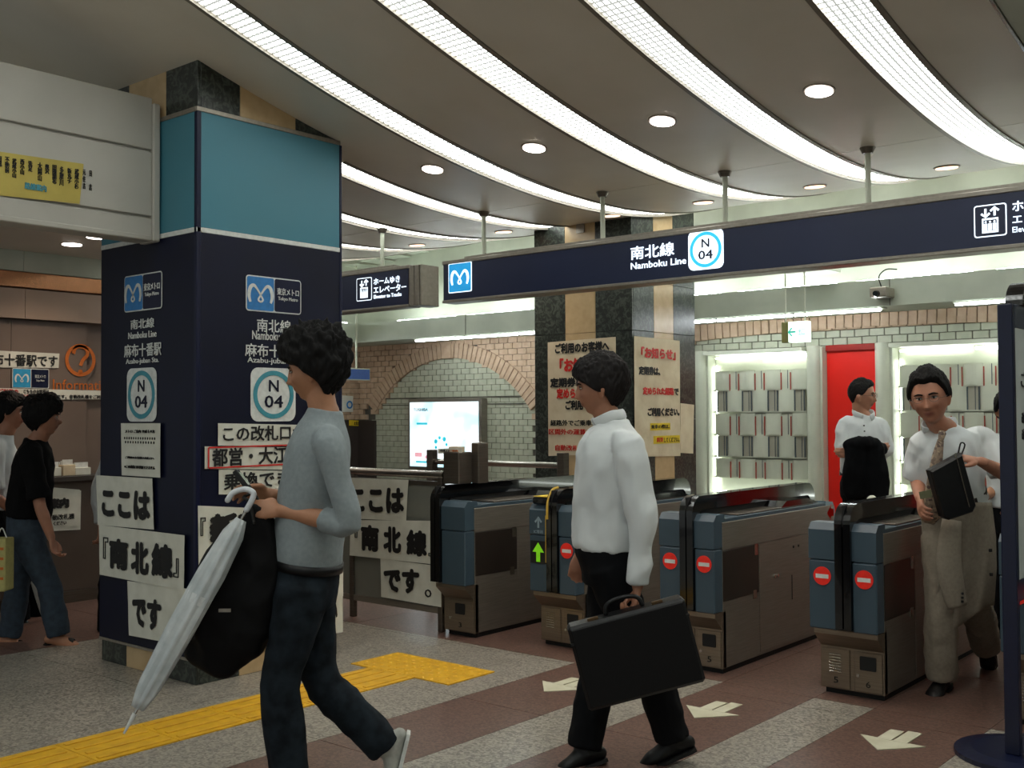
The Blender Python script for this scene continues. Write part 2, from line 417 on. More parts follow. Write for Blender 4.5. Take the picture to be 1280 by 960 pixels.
mg = bpy.data.materials.new('louvre_light'); mg.use_nodes = True; nt = mg.node_tree; b = nt.nodes['Principled BSDF']
tc = nt.nodes.new('ShaderNodeTexCoord'); sp = nt.nodes.new('ShaderNodeSeparateXYZ'); nt.links.new(tc.outputs['Object'], sp.inputs[0])
def mth(op, a, b_=None):
    n = nt.nodes.new('ShaderNodeMath'); n.operation = op
    for i, q in enumerate((a, b_)):
        if q is None: continue
        if isinstance(q, (int, float)): n.inputs[i].default_value = q
        else: nt.links.new(q, n.inputs[i])
    return n.outputs[0]
def bars(s, p):   # louvre bars of a light diffuser: 18% of each pitch
    return mth('GREATER_THAN', mth('FRACT', mth('MULTIPLY', s, 1/p)), .34)
gr = mth('MULTIPLY', bars(sp.outputs[0], .034), bars(sp.outputs[1], .038))
st = mth('MULTIPLY', mth('ADD', mth('MULTIPLY', gr, 1.45), .06), E_STRIP)
b.inputs['Base Color'].default_value = lin('c8ccc6'); b.inputs['Emission Color'].default_value = (.96, 1.0, .95, 1); nt.links.new(st, b.inputs['Emission Strength'])
LB = ['leftmost, seen just right of the blue pillar', 'second from the left, beside the blue pillar', 'third from the left', 'fourth, above the line sign']
names_ = {-4.591: 'curved louvred ceiling light strip nearest the blue pillar, running over its corner', -3.654: 'curved louvred ceiling light strip, second from the blue pillar', -2.758: 'curved louvred ceiling light strip, third from the blue pillar', -1.888: 'curved louvred ceiling light strip at the far right of the ceiling',
          -5.49: 'short piece of curved light strip right behind the blue pillar, upper one', -6.39: 'short piece of curved light strip right behind the blue pillar, lower one'}
for x0, x1 in STR:
    e = empty('ceiling_light_strip', ((x0+x1)/2, 6, Zc(6)), names_.get(x0, 'curved louvred ceiling light strip outside the picture or hidden'), 'light', 'curved ceiling light strips')
    ya_ = 4.6 if x0 < -5 else -1.5
    ribbon(x0, x1, ya_, 8.8, .012, .01).build('louvre', mg, e)
    for xa in (x0-.028, x1+.002): ribbon(xa, xa+.026, ya_, 8.84, -.008, .04).build('frame_rail', M_frame, e)
# right end of the ceiling: pale lowered panel with a bright edge
x = -1.27
ribbon(x, x+.012, -1.5, 5.6, -.03, .03).build('trim_1', M_chrome)['kind'] = 'structure'
struct(ribbon(-1.256, -1.03, -1.5, 5.3, -.02, .01).build('trim_4', M_soffit))
# recessed downlights
M_lamp = glow('lamp_warm', 'fff0e6', E_DOWN); M_lamp2 = glow('lamp_far', 'ffd9b8', 2.2)
dl = [(-4.82, 4.94, 1, 'round recessed downlight nearest the blue pillar'), (-3.98, 4.94, 1, 'round recessed downlight, second from the blue pillar'), (-3.09, 4.94, 1, 'round recessed downlight, third from the blue pillar'), (-2.21, 4.97, 1, 'round recessed downlight, large one at upper right'),
      (-5.74, 6.72, 0, 'flat-looking downlight just above the left end of the line sign'), (-6.78, 6.75, 0, 'flat-looking downlight between the two short signs at left'), (-4.66, 6.72, 0, 'flat-looking downlight touching the post over the stone pillar'), (-3.88, 6.74, 0, 'flat-looking downlight above the round line symbol'), (-3.05, 6.77, 0, 'flat-looking downlight left of the rightmost sign post'), (-2.2, 6.8, 0, 'flat-looking downlight right of the rightmost sign post')]
for x, y, w_, lab in dl:
    z = Zc(y); e = empty('downlight', (x, y, z), lab, 'light', 'recessed ceiling downlights')
    sl = (Zc(y+.01)-Zc(y-.01))/.02
    def disc(r, dz0, dz1, n=24, r2=None):
        r2 = r2 or r; v = []
        for rr, dz in ((r, dz0), (r2, dz1)):
            for k in range(n):
                a = 2*math.pi*k/n; v.append((x+rr*math.cos(a), y+rr*math.sin(a), z+sl*rr*math.sin(a)+dz))
        return MB().add(v, [tuple(range(n)), tuple(range(n, 2*n))[::-1]]+[(k, (k+1) % n, n+(k+1) % n, n+k) for k in range(n)])
    disc(.078, -.006, .002).build('trim_ring', M_frame, e)
    disc(.066, -.010, -.004).build('lamp', M_lamp if w_ else M_lamp2, e)
for x, y in ((-4.82, 4.94), (-3.98, 4.94), (-3.09, 4.94), (-2.21, 4.97), (-5.74, 6.72)):
    ld = bpy.data.lights.new('downlight_beam', 'SPOT'); ld.energy = 22; ld.spot_size = 1.9; ld.spot_blend = .8; ld.color = (1, .82, .66); ld.shadow_soft_size = .06
    lo = bpy.data.objects.new('downlight_beam', ld); col.objects.link(lo); lo.location = (x, y, Zc(y)-.03)
# ================================================================ BACK WALL
YB = 9.2
wb = MB().box(-10.4, 1.5, YB, YB+.1, 0, 4.0).build('wall_back', M_mortar); struct(wb)
up = MB().box(-10.4, 1.5, YB-.02, YB, 2.5, 3.95).build('wall_back_upper', M_plaster, wb)
# soffit band (the grey-green ledge) with its hidden tubes
sf = MB().box(-9.62, 1.5, 8.6, YB-.021, 2.31, 2.53).build('trim_2', M_soffit); struct(sf)
for x in (-7.9, -5.9, -3.25, -1.2): MB().box(x, x+.006, 8.597, 8.6, 2.312, 2.528).build('joint', M_mortar, sf)
M_tubel = glow('tube_light', 'f4fbff', E_TUBE); M_cove = glow('cove_tube', 'f2faf6', E_COVE)
def wall_tube(x0, x1, lab):
    e = empty('wall_light', ((x0+x1)/2, 8.64, 2.3), lab, 'light', 'fluorescent tubes under the ledge')
    MB().box(x0-.02, x1+.02, 8.62, 8.72, 2.295, 2.309).build('light_housing', M_pale, e)
    MB().cyl((x0, 8.63, 2.288), (x1, 8.63, 2.288), .013, n=10).build('lamp_tube', M_tubel, e)
def xs_at(px, z=2.29): return pl(px, 400, 1, 8.63)[0]
for a, b, lab in ((520, 579, 'fluorescent tube under the ledge at the left of the brick arch'), (582, 647, 'fluorescent tube under the ledge above the middle of the brick arch'), (650, 720, 'fluorescent tube under the ledge running behind the stone pillar'),
                  (840, 894, 'fluorescent tube under the ledge just right of the stone pillar'), (897, 990, 'fluorescent tube under the ledge behind the hanging exit sign'), (994, 1101, 'fluorescent tube under the ledge left of the camera'), (1195, 1275, 'fluorescent tube under the ledge at the far right')):
    wall_tube(xs_at(a), xs_at(b), lab)
for i in range(9):
    x = -9.3+i*1.13
    MB().cyl((x, 8.93, 2.56), (x+.95, 8.93, 2.56), .014, n=8).build('lamp_tube', M_cove, sf)
# left return wall
wl = MB().box(-10.4, -10.3, 5.0, YB, 0, 4.2).build('wall_left', M_mortar); struct(wl)
MB().box(-10.3, -10.28, 5.0, YB-.02, 2.5, 3.95).build('wall_left_upper', M_plaster, wl)
sl_ = MB().box(-10.28, -9.62, 5.0, YB-.021, 2.31, 2.53).build('trim_3', M_soffit); struct(sl_)
e = empty('wall_light', (-9.65, 8.0, 2.3), 'fluorescent tube under the left return ledge, beside the young man\'s head', 'light', 'fluorescent tubes under the ledge')
MB().cyl((-9.66, 7.2, 2.288), (-9.66, 8.35, 2.288), .013, n=10).build('lamp_tube', M_tubel, e)
MB().box(-9.7, -9.62, 7.18, 8.37, 2.295, 2.309).build('light_housing', M_pale, e)
for i in range(2):
    MB().cyl((-9.95, 6.3+i*1.3, 2.56), (-9.95, 7.4+i*1.3, 2.56), .014, n=8).build('lamp_tube', M_cove, sl_)
# ceiling slats beyond the sagging ceiling at the left
for k in range(9):
    x0 = -10.2+k*.30
    MB().box(x0, x0+.285, 8.86-.0, 9.18, 3.30+.03*k, 3.315+.03*k, b=.003).build('ceiling_slat', M_plaster, ce)
# arches: centre x, centre z, radius, jamb half width
A1 = dict(x=-8.69, z=.545, r=1.565, hw=1.25); A2 = dict(x=-3.73, z=2.197-28.0, r=28.0, hw=2.3)
def inside(a, x, z, m=0): return abs(x-a['x']) < a['hw']-m and (x-a['x'])**2+(z-a['z'])**2 < (a['r']-m)**2
def inband(a, x, z, m=0):
    d = math.hypot(x-a['x'], z-a['z']); return a['r']+m < d < a['r']+.18-m and abs(x-a['x']) < a['hw']+.25
parts = []
stuffT, stuffB = MB(), MB()
PW, PH = .133, .066
nb = 0
for r_ in range(int(2.34/PH)+1):
    z0 = r_*PH
    if z0+PH > 2.36 or z0 < .6: continue
    for c in range(-1, 76):
        x0 = -10.3+c*PW+(PW/2 if r_ % 2 else 0); x1 = x0+PW-.008
        if x1 < -10.22 or x1 > -.6: continue
        x0 = max(x0, -10.3)
        xc, zc = (x0+x1)/2, z0+PH/2
        if -5.64 > xc > -6.3: continue
        in1, in2 = inside(A1, xc, zc, -.04 if zc < 1.45 else 0), inside(A2, xc, zc)
        if in2 and zc < 2.04-.03: continue
        if not in1 and not in2 and (inband(A1, xc, zc, .03) or inband(A2, xc, zc, .03)): continue
        if not in1 and not in2 and zc < 1.38: continue
        jit = random.uniform(0, .003); zb = z0+.005
        big = xc > -5.6 and zc > 1.9
        yf = YB-(.012 if (in1 or in2) else .03)-jit
        if big:
            MB().box(x0, x1, yf, YB, zb, z0+PH, b=.003).build('tile' if in2 else 'brick', M_tile if in2 else M_brick, wb, fixn=False); nb += 1
        else: (stuffT if (in1 or in2) else stuffB).box(x0, x1, yf, YB, zb, z0+PH)
stuffT.build('tile', M_tile, wb)['kind'] = 'stuff'
def voussoirs(a, a0, a1, pitch, single):
    n = int((a1-a0)*a['r']/pitch); m = MB()
    for k in range(n):
        t0 = a0+(a1-a0)*k/n; t1 = a0+(a1-a0)*(k+1)/n-.009/a['r']; pts = []
        for t, rr in ((t0, a['r']), (t1, a['r']), (t1, a['r']+.175), (t0, a['r']+.175)): pts.append((a['x']+rr*math.sin(t), a['z']+rr*math.cos(t)))
        if abs(t0+t1) < .012 and a is A1: pass
        mm = MB().prism(pts, 1, YB-.045-random.uniform(0, .003), YB)
        if single: mm.build('brick', M_brick, wb)
        else: m.v += [] ; m.add(mm.v, mm.f)
    if not single: m.build('arch_brick', M_brick, wb)['kind'] = 'stuff'
t1 = math.asin(1.25/1.565); voussoirs(A1, -t1, t1, .067, False)
voussoirs(A2, -2.3/28, 3.0/28, .080, True)
for k in (1, ):   # keystone of the small arch
    MB().box(A1['x']-.06, A1['x']+.06, YB-.055, YB, A1['z']+A1['r']-.005, A1['z']+A1['r']+.2, b=.004).build('keystone', M_brick, wb)
# left wall bricks (recede): one part
for r_ in range(int(2.34/PH)+1):
    z0 = r_*PH
    if z0+PH > 2.36 or z0 < 1.38: continue
    for c in range(-1 if r_ % 2 else 0, 32):
        y1 = YB-.03-c*PW-(PW/2 if r_ % 2 else 0); y0 = y1-PW+.008
        y1 = min(YB-.03+PW/2-.01, y1)
        if y0 > 5: stuffB.box(-10.3, -10.3+.03, y0, y1, z0+.005, z0+PH)
stuffB.build('brick', M_brick, wb)['kind'] = 'stuff'
MB().box(-10.3, -10.25, 5.0, YB-.05, 0, 1.38).build('dark_dado', M_woodd, wl)
MB().box(-10.25, -9.95, YB-.05, YB, 0, 1.38).build('dark_dado', M_woodd, wb)
for zz in (1.56, 1.64): MB().box(-9.93, -7.45, YB-.022, YB, zz, zz+.012).build('dado_line', M_mortar, wb)
# right and rear closing walls, never seen
s = struct(MB().box(3, 3.1, -1.5, 9.6, 0, 4.9).build('wall_right', M_plaster))
# ================================================================ PILLARS
def pillar(x0, x1, y0, y1, zt, label, cols, rows, faces_vis):
    e = empty('pillar', ((x0+x1)/2, (y0+y1)/2, 0), label, 'pillar', None)
    MB().box(x0+.02, x1-.02, y0+.02, y1-.02, 0, zt+.3).build('core', M_mortar, e)
    for (z0, z1) in rows:
        for i, (a, b, dark) in enumerate(cols):
            xa, xb = x0+a*(x1-x0), x0+b*(x1-x0); ya, yb = y0+a*(y1-y0), y0+b*(y1-y0); m = M_dmarble if dark else M_bmarble
            MB().box(xa+.001, xb-.001, y0, y0+.02, z0+.001, z1-.001, b=.002).build('stone', m, e)
            MB().box(x1-.02, x1, ya+.001+(.02 if a == 0 else 0), yb-.001, z0+.001, z1-.001, b=.002).build('stone', m, e)
            if i == 0: MB().box(x0, x0+.02, y0+.021, y1-.001, z0+.001, z1-.001).build('stone', m, e)
    return e
cols = [(0, .33, 1), (.33, .64, 0), (.64, 1, 1)]
PX0, PX1, PY0, PY1 = -6.03, -5.055, 3.355, 4.34
P1 = pillar(PX0, PX1, PY0, PY1, 3.3, 'square pillar clad in navy and teal panels with line names, front left', [(0, .28, 1), (.28, .68, 0), (.68, 1, 1)], [(0, .7), (.7, 1.4), (1.4, 2.1), (2.1, 2.8), (2.8, 3.5)], 2)
FY, FX = ('y', 3.343), ('x', -5.045)
def clad(z0, z1, m, n, th=.012):
    MB().box(PX0-.012, PX1+.0, PY0-th, PY0-.001, z0, z1, b=.002).build(n, m, P1)
    MB().box(PX1+.001, PX1+th, PY0-th, PY1+.02, z0, z1, b=.002).build(n, m, P1)
    MB().box(PX0-.014, PX0-.001, PY0-.001, PY1+.02, z0, z1).build(n, m, P1)
clad(.14, 2.448, M_navy, 'navy_panel', .010); clad(2.448, 2.475, M_white, 'white_strip', .013); clad(2.475, 3.11, M_teal, 'teal_panel', .010); clad(3.11, 3.135, M_alu, 'top_trim', .014); clad(.125, .14, M_alu, 'bottom_trim', .014)
MB().box(PX1-.014, PX1+.013, PY0-.013, PY0+.016, .14, 3.11, b=.003).build('corner_trim', M_navy2, P1)
MB().box(PX1+.002, PX1+.014, PY1+.012, PY1+.032, .14, 3.11, b=.003).build('corner_trim', M_navy2, P1)
def line_sign(face, c, par):
    """c: dict of picture boxes"""
    r, nr, ax = axes(face); i = 1-ax
    def bx(b): A = fpt(face, b[0], b[3]); T = fpt(face, b[0], b[1]); B = fpt(face, b[2], b[3]); return A[i], B[i], A[2], T[2]
    x0, x1, z0, z1 = bx(c['logo']); xm = (x0+x1)/2
    rrect(face, x0, x1, z0, z1, M_white, par, 'logo_border', .02, .001, .002)
    rrect(face, x0+.007, xm-.003, z0+.007, z1-.007, M_blue, par, 'logo_panel', .012, .003, .002)
    rrect(face, xm+.003, x1-.007, z0+.007, z1-.007, M_navy2, par, 'logo_panel', .012, .003, .002)
    metro(face, (x0+xm)/2, (z0+z1)/2, (xm-x0)*.72, M_white, par)
    h = z1-z0
    text('東京メトロ', face, xm+.018, x1-.02, z0+h*.52, z0+h*.72, M_white, par, off=.006, bold=.02)
    text('Tokyo Metro', face, xm+.026, x1-.028, z0+h*.34, z0+h*.47, M_white, par, off=.006, bold=.01)
    for k, s_ in (('t1', '南北線'), ('t2', 'Namboku Line'), ('t3', '麻布十番駅'), ('t4', 'Azabu-juban Sta.')):
        if k in c:
            q = bx(c[k]); text(s_, face, *q, M_white, par, off=.002, bold=.022 if k in ('t1', 't3') else .015)
    x0, x1, z0, z1 = bx(c['num']); station_no(face, x0, x1, z0, z1, par, M_white, M_ring, M_navy)
def station_no(face, x0, x1, z0, z1, par, mw, mr, mt, off=.001):
    w_, h = x1-x0, z1-z0; cx, cz = (x0+x1)/2, (z0+z1)/2
    rrect(face, x0, x1, z0, z1, mw, par, 'number_plate', w_*.16, off, .002, 6)
    ringf(face, cx, cz, w_*.45, h*.45, w_*.085, mr, par, 'number_ring', off+.003)
    text('N', face, cx-w_*.105, cx+w_*.105, cz+h*.06, cz+h*.27, mt, par, off=off+.003, bold=.03)
    text('04', face, cx-w_*.2, cx+w_*.2, cz-h*.24, cz-h*.02, mt, par, off=off+.003, bold=.03)
line_sign(FY, dict(logo=(156, 346, 203, 391), t1=(164, 400, 193, 412), t2=(161, 416, 196, 424), t3=(156, 431, 202, 447), t4=(158, 449, 199, 457), num=(159, 461, 196, 527)), P1)
line_sign(FX, dict(logo=(307, 343, 376, 388), t1=(321, 398, 363, 414), t2=(315, 413, 366, 424), t3=(306, 429, 378, 445), t4=(309, 446, 376, 455), num=(313, 459, 369, 527)), P1)
P2 = pillar(-5.645, -4.668, 7.0, 7.95, 2.9, 'stone-faced pillar in dark and beige marble behind the gates, covered in notices', cols, [(0, .7), (.7, 1.4), (1.4, 2.1), (2.1, 2.5), (2.5, 3.2)], 2)
# low ceiling and wall of the information corner
ci = MB().box(-8.6, -6.06, 1.5, 4.72, 2.74, 2.8).build('ceiling_information', M_ceil); struct(ci)
wi = MB().box(-8.45, -8.35, 2.0, 4.9, 0, 2.74).build('wall_information', M_wood); struct(wi)
IF = ('x', -8.3)
for y0 in np.arange(2.0, 4.4, .62):
    MB().box(-8.35, -8.31, y0+.002, y0+.618, 1.0, 2.20).build('panel', M_wood, wi)
for y0 in np.arange(2.2, 4.5, .87):
    MB().box(-8.35, -8.25, y0+.002, y0+.868, 2.21, 2.44).build('panel', mat('pale_panel', 'a38d7c', .5, nscale=2), wi)  # upper row in a paler brown than the panels below
    MB().box(-8.35, -8.28, y0+.002, y0+.868, 2.58, 2.739).build('panel', M_soffit, wi)
MB().box(-8.35, -8.24, 2.2, 4.8, 2.45, 2.57, b=.004).build('steel_band', mat('mirror_steel', 'c08a66', .15, .9), wi)
dI = pl(90, 305, 2, 2.74)
e = empty('downlight', dI, 'round downlight in the low ceiling of the information corner', 'light', 'downlights in the information corner')
MB().cyl(dI+np.array([0, 0, -.004]), dI+np.array([0, 0, .004]), .085, n=20).build('trim_ring', M_frame, e); MB().cyl(dI+np.array([0, 0, -.008]), dI+np.array([0, 0, -.004]), .07, n=20).build('lamp', M_lamp, e)
dI = pl(121, 296, 2, 2.74)
e = empty('downlight', dI, 'round downlight half hidden by the pillar in the information corner', 'light', 'downlights in the information corner')
MB().cyl(dI+np.array([0, 0, -.004]), dI+np.array([0, 0, .004]), .085, n=20).build('trim_ring', M_frame, e); MB().cyl(dI+np.array([0, 0, -.008]), dI+np.array([0, 0, -.004]), .07, n=20).build('lamp', M_lamp, e)
ld = bpy.data.lights.new('information_downlight', 'SPOT'); ld.energy = 42; ld.spot_size = 2.3; ld.spot_blend = .9; ld.color = (1, .8, .62); ld.shadow_soft_size = .08
lo = bpy.data.objects.new('information_downlight', ld); col.objects.link(lo); lo.location = (-7.6, 4.0, 2.70)
# counter
ct = empty('information_counter', (-8.15, 4.3, 0), 'dark information counter behind the couple at left', 'counter')
MB().box(-8.3, -8.08, 2.2, 4.75, .09, .94).build('counter_body', mat('counter_brown', '54473e', .45, nscale=3), ct); MB().box(-8.3, -8.04, 2.2, 4.75, .94, .985, b=.005).build('counter_top', M_woodd, ct)
MB().box(-8.3, -8.06, 2.2, 4.75, 0, .088).build('kick_plate', M_steeld, ct)
CTY = pl(90, 600, 0, -8.15)[1]
for k, (px, w_, h, m, nm, lab) in enumerate(((49, .10, .16, M_paper, 'leaflet_holder', 'white leaflet holder with red print on the counter'), (83, .10, .085, M_paper2, 'leaflet_box', 'small open cardboard box of leaflets on the counter'), (66, .09, .07, M_paper, 'paper_pile', 'low pile of white papers at the front of the counter'), (100, .13, .06, M_paper, 'paper_tray', 'white paper tray on the counter beside the pillar'))):
    y = pl(px, 595, 0, -8.15)[1]
    e = empty(nm, (-8.16, y, .985), lab, 'stationery')
    MB().box(-8.22, -8.1, y-w_/2, y+w_/2, .985, .985+h, b=.004).build('holder', m, e)
    for q in range(3): MB().box(-8.205+.03*q, -8.19+.03*q, y-w_/2+.01, y+w_/2-.01, .985+h, .985+h+.02+.01*q).build('leaflet', M_white, e)
    if k == 0:
        text('案内', ('x', -8.1), y-.05, y+.05, 1.02, 1.1, M_red, e, bold=.02)
CF = ('x', -8.078)
e = empty('counter_notice', pl(80, 640, 0, -8.07), 'white notice with a black bar taped to the counter front', 'notice')
sheet(CF, [(60, 611), (101, 613), (100, 662), (60, 664)], M_paper, e)
sheet(CF, [(50, 608), (99, 612), (98, 657), (50, 659)], M_paper, e, off=.008)
textpx('ご案内', CF, 50, 625, 84, 636, M_black, e, off=.013, bold=.09)
textpx('自動改札機', CF, 58, 644, 92, 651, M_black, e, off=.013, bold=.02)
textpx('ください', CF, 66, 652, 82, 657, M_black, e, off=.013, bold=.02)
# print on the information wall
e = empty('station_name_notice', fpt(IF, 35, 447), 'long white paper reading the station name on the information wall', 'notice')
IF2 = ('x', -8.305)
sheet(IF2, [(-30, 437), (74, 442), (73, 460), (-30, 459)], M_paper, e)
textpx('麻布十番駅です', IF2, -24, 441, 71, 456, M_black, e, off=.008, bold=.03)
e = empty('company_plate', fpt(IF, 38, 472), 'small blue and navy operator plate under the station name paper', 'sign')
r, nr, ax = axes(IF2)
def bxp(face, b): i = 1-axes(face)[2]; A = fpt(face, b[0], b[3]); T = fpt(face, b[0], b[1]); B = fpt(face, b[2], b[3]); return A[i], B[i], A[2], T[2]
q = bxp(IF2, (15, 460, 61, 485)); rrect(IF2, *q, M_white, e, 'border', .01); xm = (q[0]+q[1])/2
rrect(IF2, q[0]+.006, xm-.003, q[2]+.006, q[3]-.006, mat('cyan_print', '2c9dce', .5), e, 'logo_panel', .005, .003); rrect(IF2, xm+.003, q[1]-.006, q[2]+.006, q[3]-.006, M_navy2, e, 'logo_panel', .005, .003)
metro(IF2, (q[0]+xm)/2, (q[2]+q[3])/2, (xm-q[0])*.6, M_white, e)
hh = q[3]-q[2]; text('東京メトロ', IF2, xm+.03, q[1]-.03, q[2]+hh*.52, q[2]+hh*.7, M_white, e, off=.006, bold=.02); text('Tokyo Metro', IF2, xm+.04, q[1]-.04, q[2]+hh*.32, q[2]+hh*.45, M_white, e, off=.006)
e = empty('information_mark', fpt(IF, 100, 450), 'orange question mark in a ring over orange lettering on the information wall', 'sign')
q = bxp(IF2, (81, 429, 119, 470)); cx, cz = (q[0]+q[1])/2, (q[2]+q[3])/2
ringf(IF2, cx, cz, (q[1]-q[0])/2, (q[3]-q[2])/2, .028, M_orange, e)
stroke(IF2, [(cx-.06, cz+.05), (cx-.045, cz+.095), (cx, cz+.112), (cx+.05, cz+.09), (cx+.058, cz+.045), (cx+.02, cz+.0), (cx+.0, cz-.045)], .028, M_orange, e, 'question_mark'); slab(IF2, ellipse_pts(cx, cz-.095, .019, .019, 14), M_orange, e, 'question_mark_dot', .003)
textpx('Information', IF2, 66, 474, 142, 487, M_orange, e, bold=.012)
e = empty('banner', fpt(IF, 60, 492), 'long white banner of small black and red writing across the information wall', 'notice')
sheet(IF2, [(-40, 484), (150, 489), (150, 499), (-40, 500)], M_paper, e, nx=16)
textpx('こちらのお客様は、', IF2, 29, 486.5, 62, 491.5, M_black, e, off=.008, bold=.03); textpx('ご利用の', IF2, -2, 486, 22, 492, M_red, e, off=.008, bold=.03)
textpx('場合があります。自動改札機をご利用ください。', IF2, 45, 493, 150, 498, M_black, e, off=.008, bold=.03); textpx('通過できない', IF2, 10, 493, 42, 498, M_red, e, off=.008, bold=.03)
# shutter housing
sb = empty('shutter_housing', (-5.7, 2.5, 2.4), 'white roller shutter housing at upper left, meeting the pillar', 'shutter housing')
M_sh = mat('shutter_paint', 'b9b6ad', .5, nscale=3, c2='b2afa6')
SF = ('x', -5.40); zb, zt = 2.44, 3.235
MB().box(-5.53, -5.42, .8, 3.30, zb+.02, zt-.01).build('core', M_sh, sb)
for a, b in ((zb, zb+.115), (zb+.125, 2.93), (2.94, zt)):
    MB().box(-5.42, -5.40, .8, 3.29, a+.002, b-.002, b=.004).build('face_panel', M_sh, sb)
MB().box(-5.54, -5.385, 3.29, 3.335, zb-.015, zt-.03, b=.008).build('end_cap', M_sh, sb)
MB().box(-5.54, -5.39, .8, 3.29, zb-.012, zb+.018, b=.005).build('bottom_lip', M_sh, sb)
# yellow route notice hanging on the housing
e = empty('route_notice', fpt(SF, 50, 225), 'yellow paper of vertical station names stuck on the shutter housing', 'notice')
sheet(SF, [(-60, 181), (104, 205), (99, 255), (-60, 238)], M_ypaper, e, nx=14)
for s_, px, y0, y1 in (('新\n丸\n子', 86, 210, 229), ('多\n摩\n川', 76, 208, 232), ('田\n園\n調\n布', 67, 206, 230), ('奥\n沢', 58, 205, 217), ('大\n岡\n山', 49, 203, 226), ('洗\n足', 37, 201, 214), ('西\n小\n山', 27, 199, 218), ('武\n蔵\n小\n山', 17, 198, 222), ('不\n動\n前', 8, 196, 216), ('目\n黒', -1, 195, 208), ('武\n蔵\n小\n杉', 95, 211, 236)):
    textpx(s_, SF, px-2.6, y0, px+2.6, y1, M_black, e, off=.008, bold=.03, line=.85)
textpx('元\n住\n吉', SF, 103, 212, 106.5, 236, M_black, e, off=.004, bold=.02, line=1.1); textpx('日\n\n吉', SF, 111, 213, 114.5, 238, M_black, e, off=.004, bold=.02)
textpx('路線案内', SF, 30, 228, 57, 236, M_ring, e, off=.008, bold=.05)
# ================================================================ DISPLAY RACKS AND RED PANELS (at the foot of the wide arch)
ZT, ZR = 2.03, .70
rp = struct(MB().box(-5.6, .3, YB-.02, YB, 0, 2.06).build('door_1', M_redp, wb)) if False else None
def round_column(x0, x1, lab):
    e = empty('round_column', ((x0+x1)/2, YB-.14, 0), lab, 'column', 'pale round columns between racks and red panels')
    r = (x1-x0)/2; c = (x0+x1)/2
    MB().cyl((c, YB-.16, .0), (c, YB-.16, 2.04), r, n=28).build('column_shaft', M_pale, e, smooth=False)
    MB().box(x1-.004, x1+.02, YB-.16, YB, 0, 2.03).build('column_flange', M_pale, e)
for x0, x1, lab in ((-5.345, -5.19, 'pale round column left of the left display rack'), (-4.165, -4.045, 'pale round column between the left display rack and the red panel'), (-3.545, -3.42, 'pale round column right of the red panel behind the standing man'), (-1.9, -1.76, 'pale round column beyond the right display rack')):
    round_column(x0, x1, lab)
def red_panel(x0, x1, lab):
    e = empty('red_panel', ((x0+x1)/2, YB-.06, 0), lab, 'panel', 'red panels in the wide arch')
    MB().box(x0, x1, YB-.07, YB-.055, 0, 2.02).build('panel_face', M_redp, e)
    MB().box(x0, x1, YB-.10, YB-.071, 1.99, 2.045, b=.004).build('top_edge', mat('red_edge', '9a150c', .4), e)
    return e
red_panel(-4.02, -3.55, 'tall bright red panel behind the standing man')
e = red_panel(-5.64, -5.37, 'narrow strip of red panel just right of the stone pillar')
RF = ('y', YB-.07)
MB().box(-5.63, -5.38, YB-.075, YB-.071, 1.73, 1.79).build('navy_band', M_navy2, e)
sheet(RF, [(869, 493), (879, 492), (880, 572), (869, 572)], M_paper, e)
red_panel(-1.74, -1.1, 'red panel hidden beyond the right display rack')
M_plate = mat('rack_plate', 'c4c8b6', .5, nscale=3); M_plated = mat('rack_recess', 'aaa796', .5, nscale=3)
M_rodr = mat('red_rod', '9c4434', .5); M_rodb = mat('slate_rod', '4a565c', .5); M_rkl = glow('rack_tube', 'f4fbf4', 16)
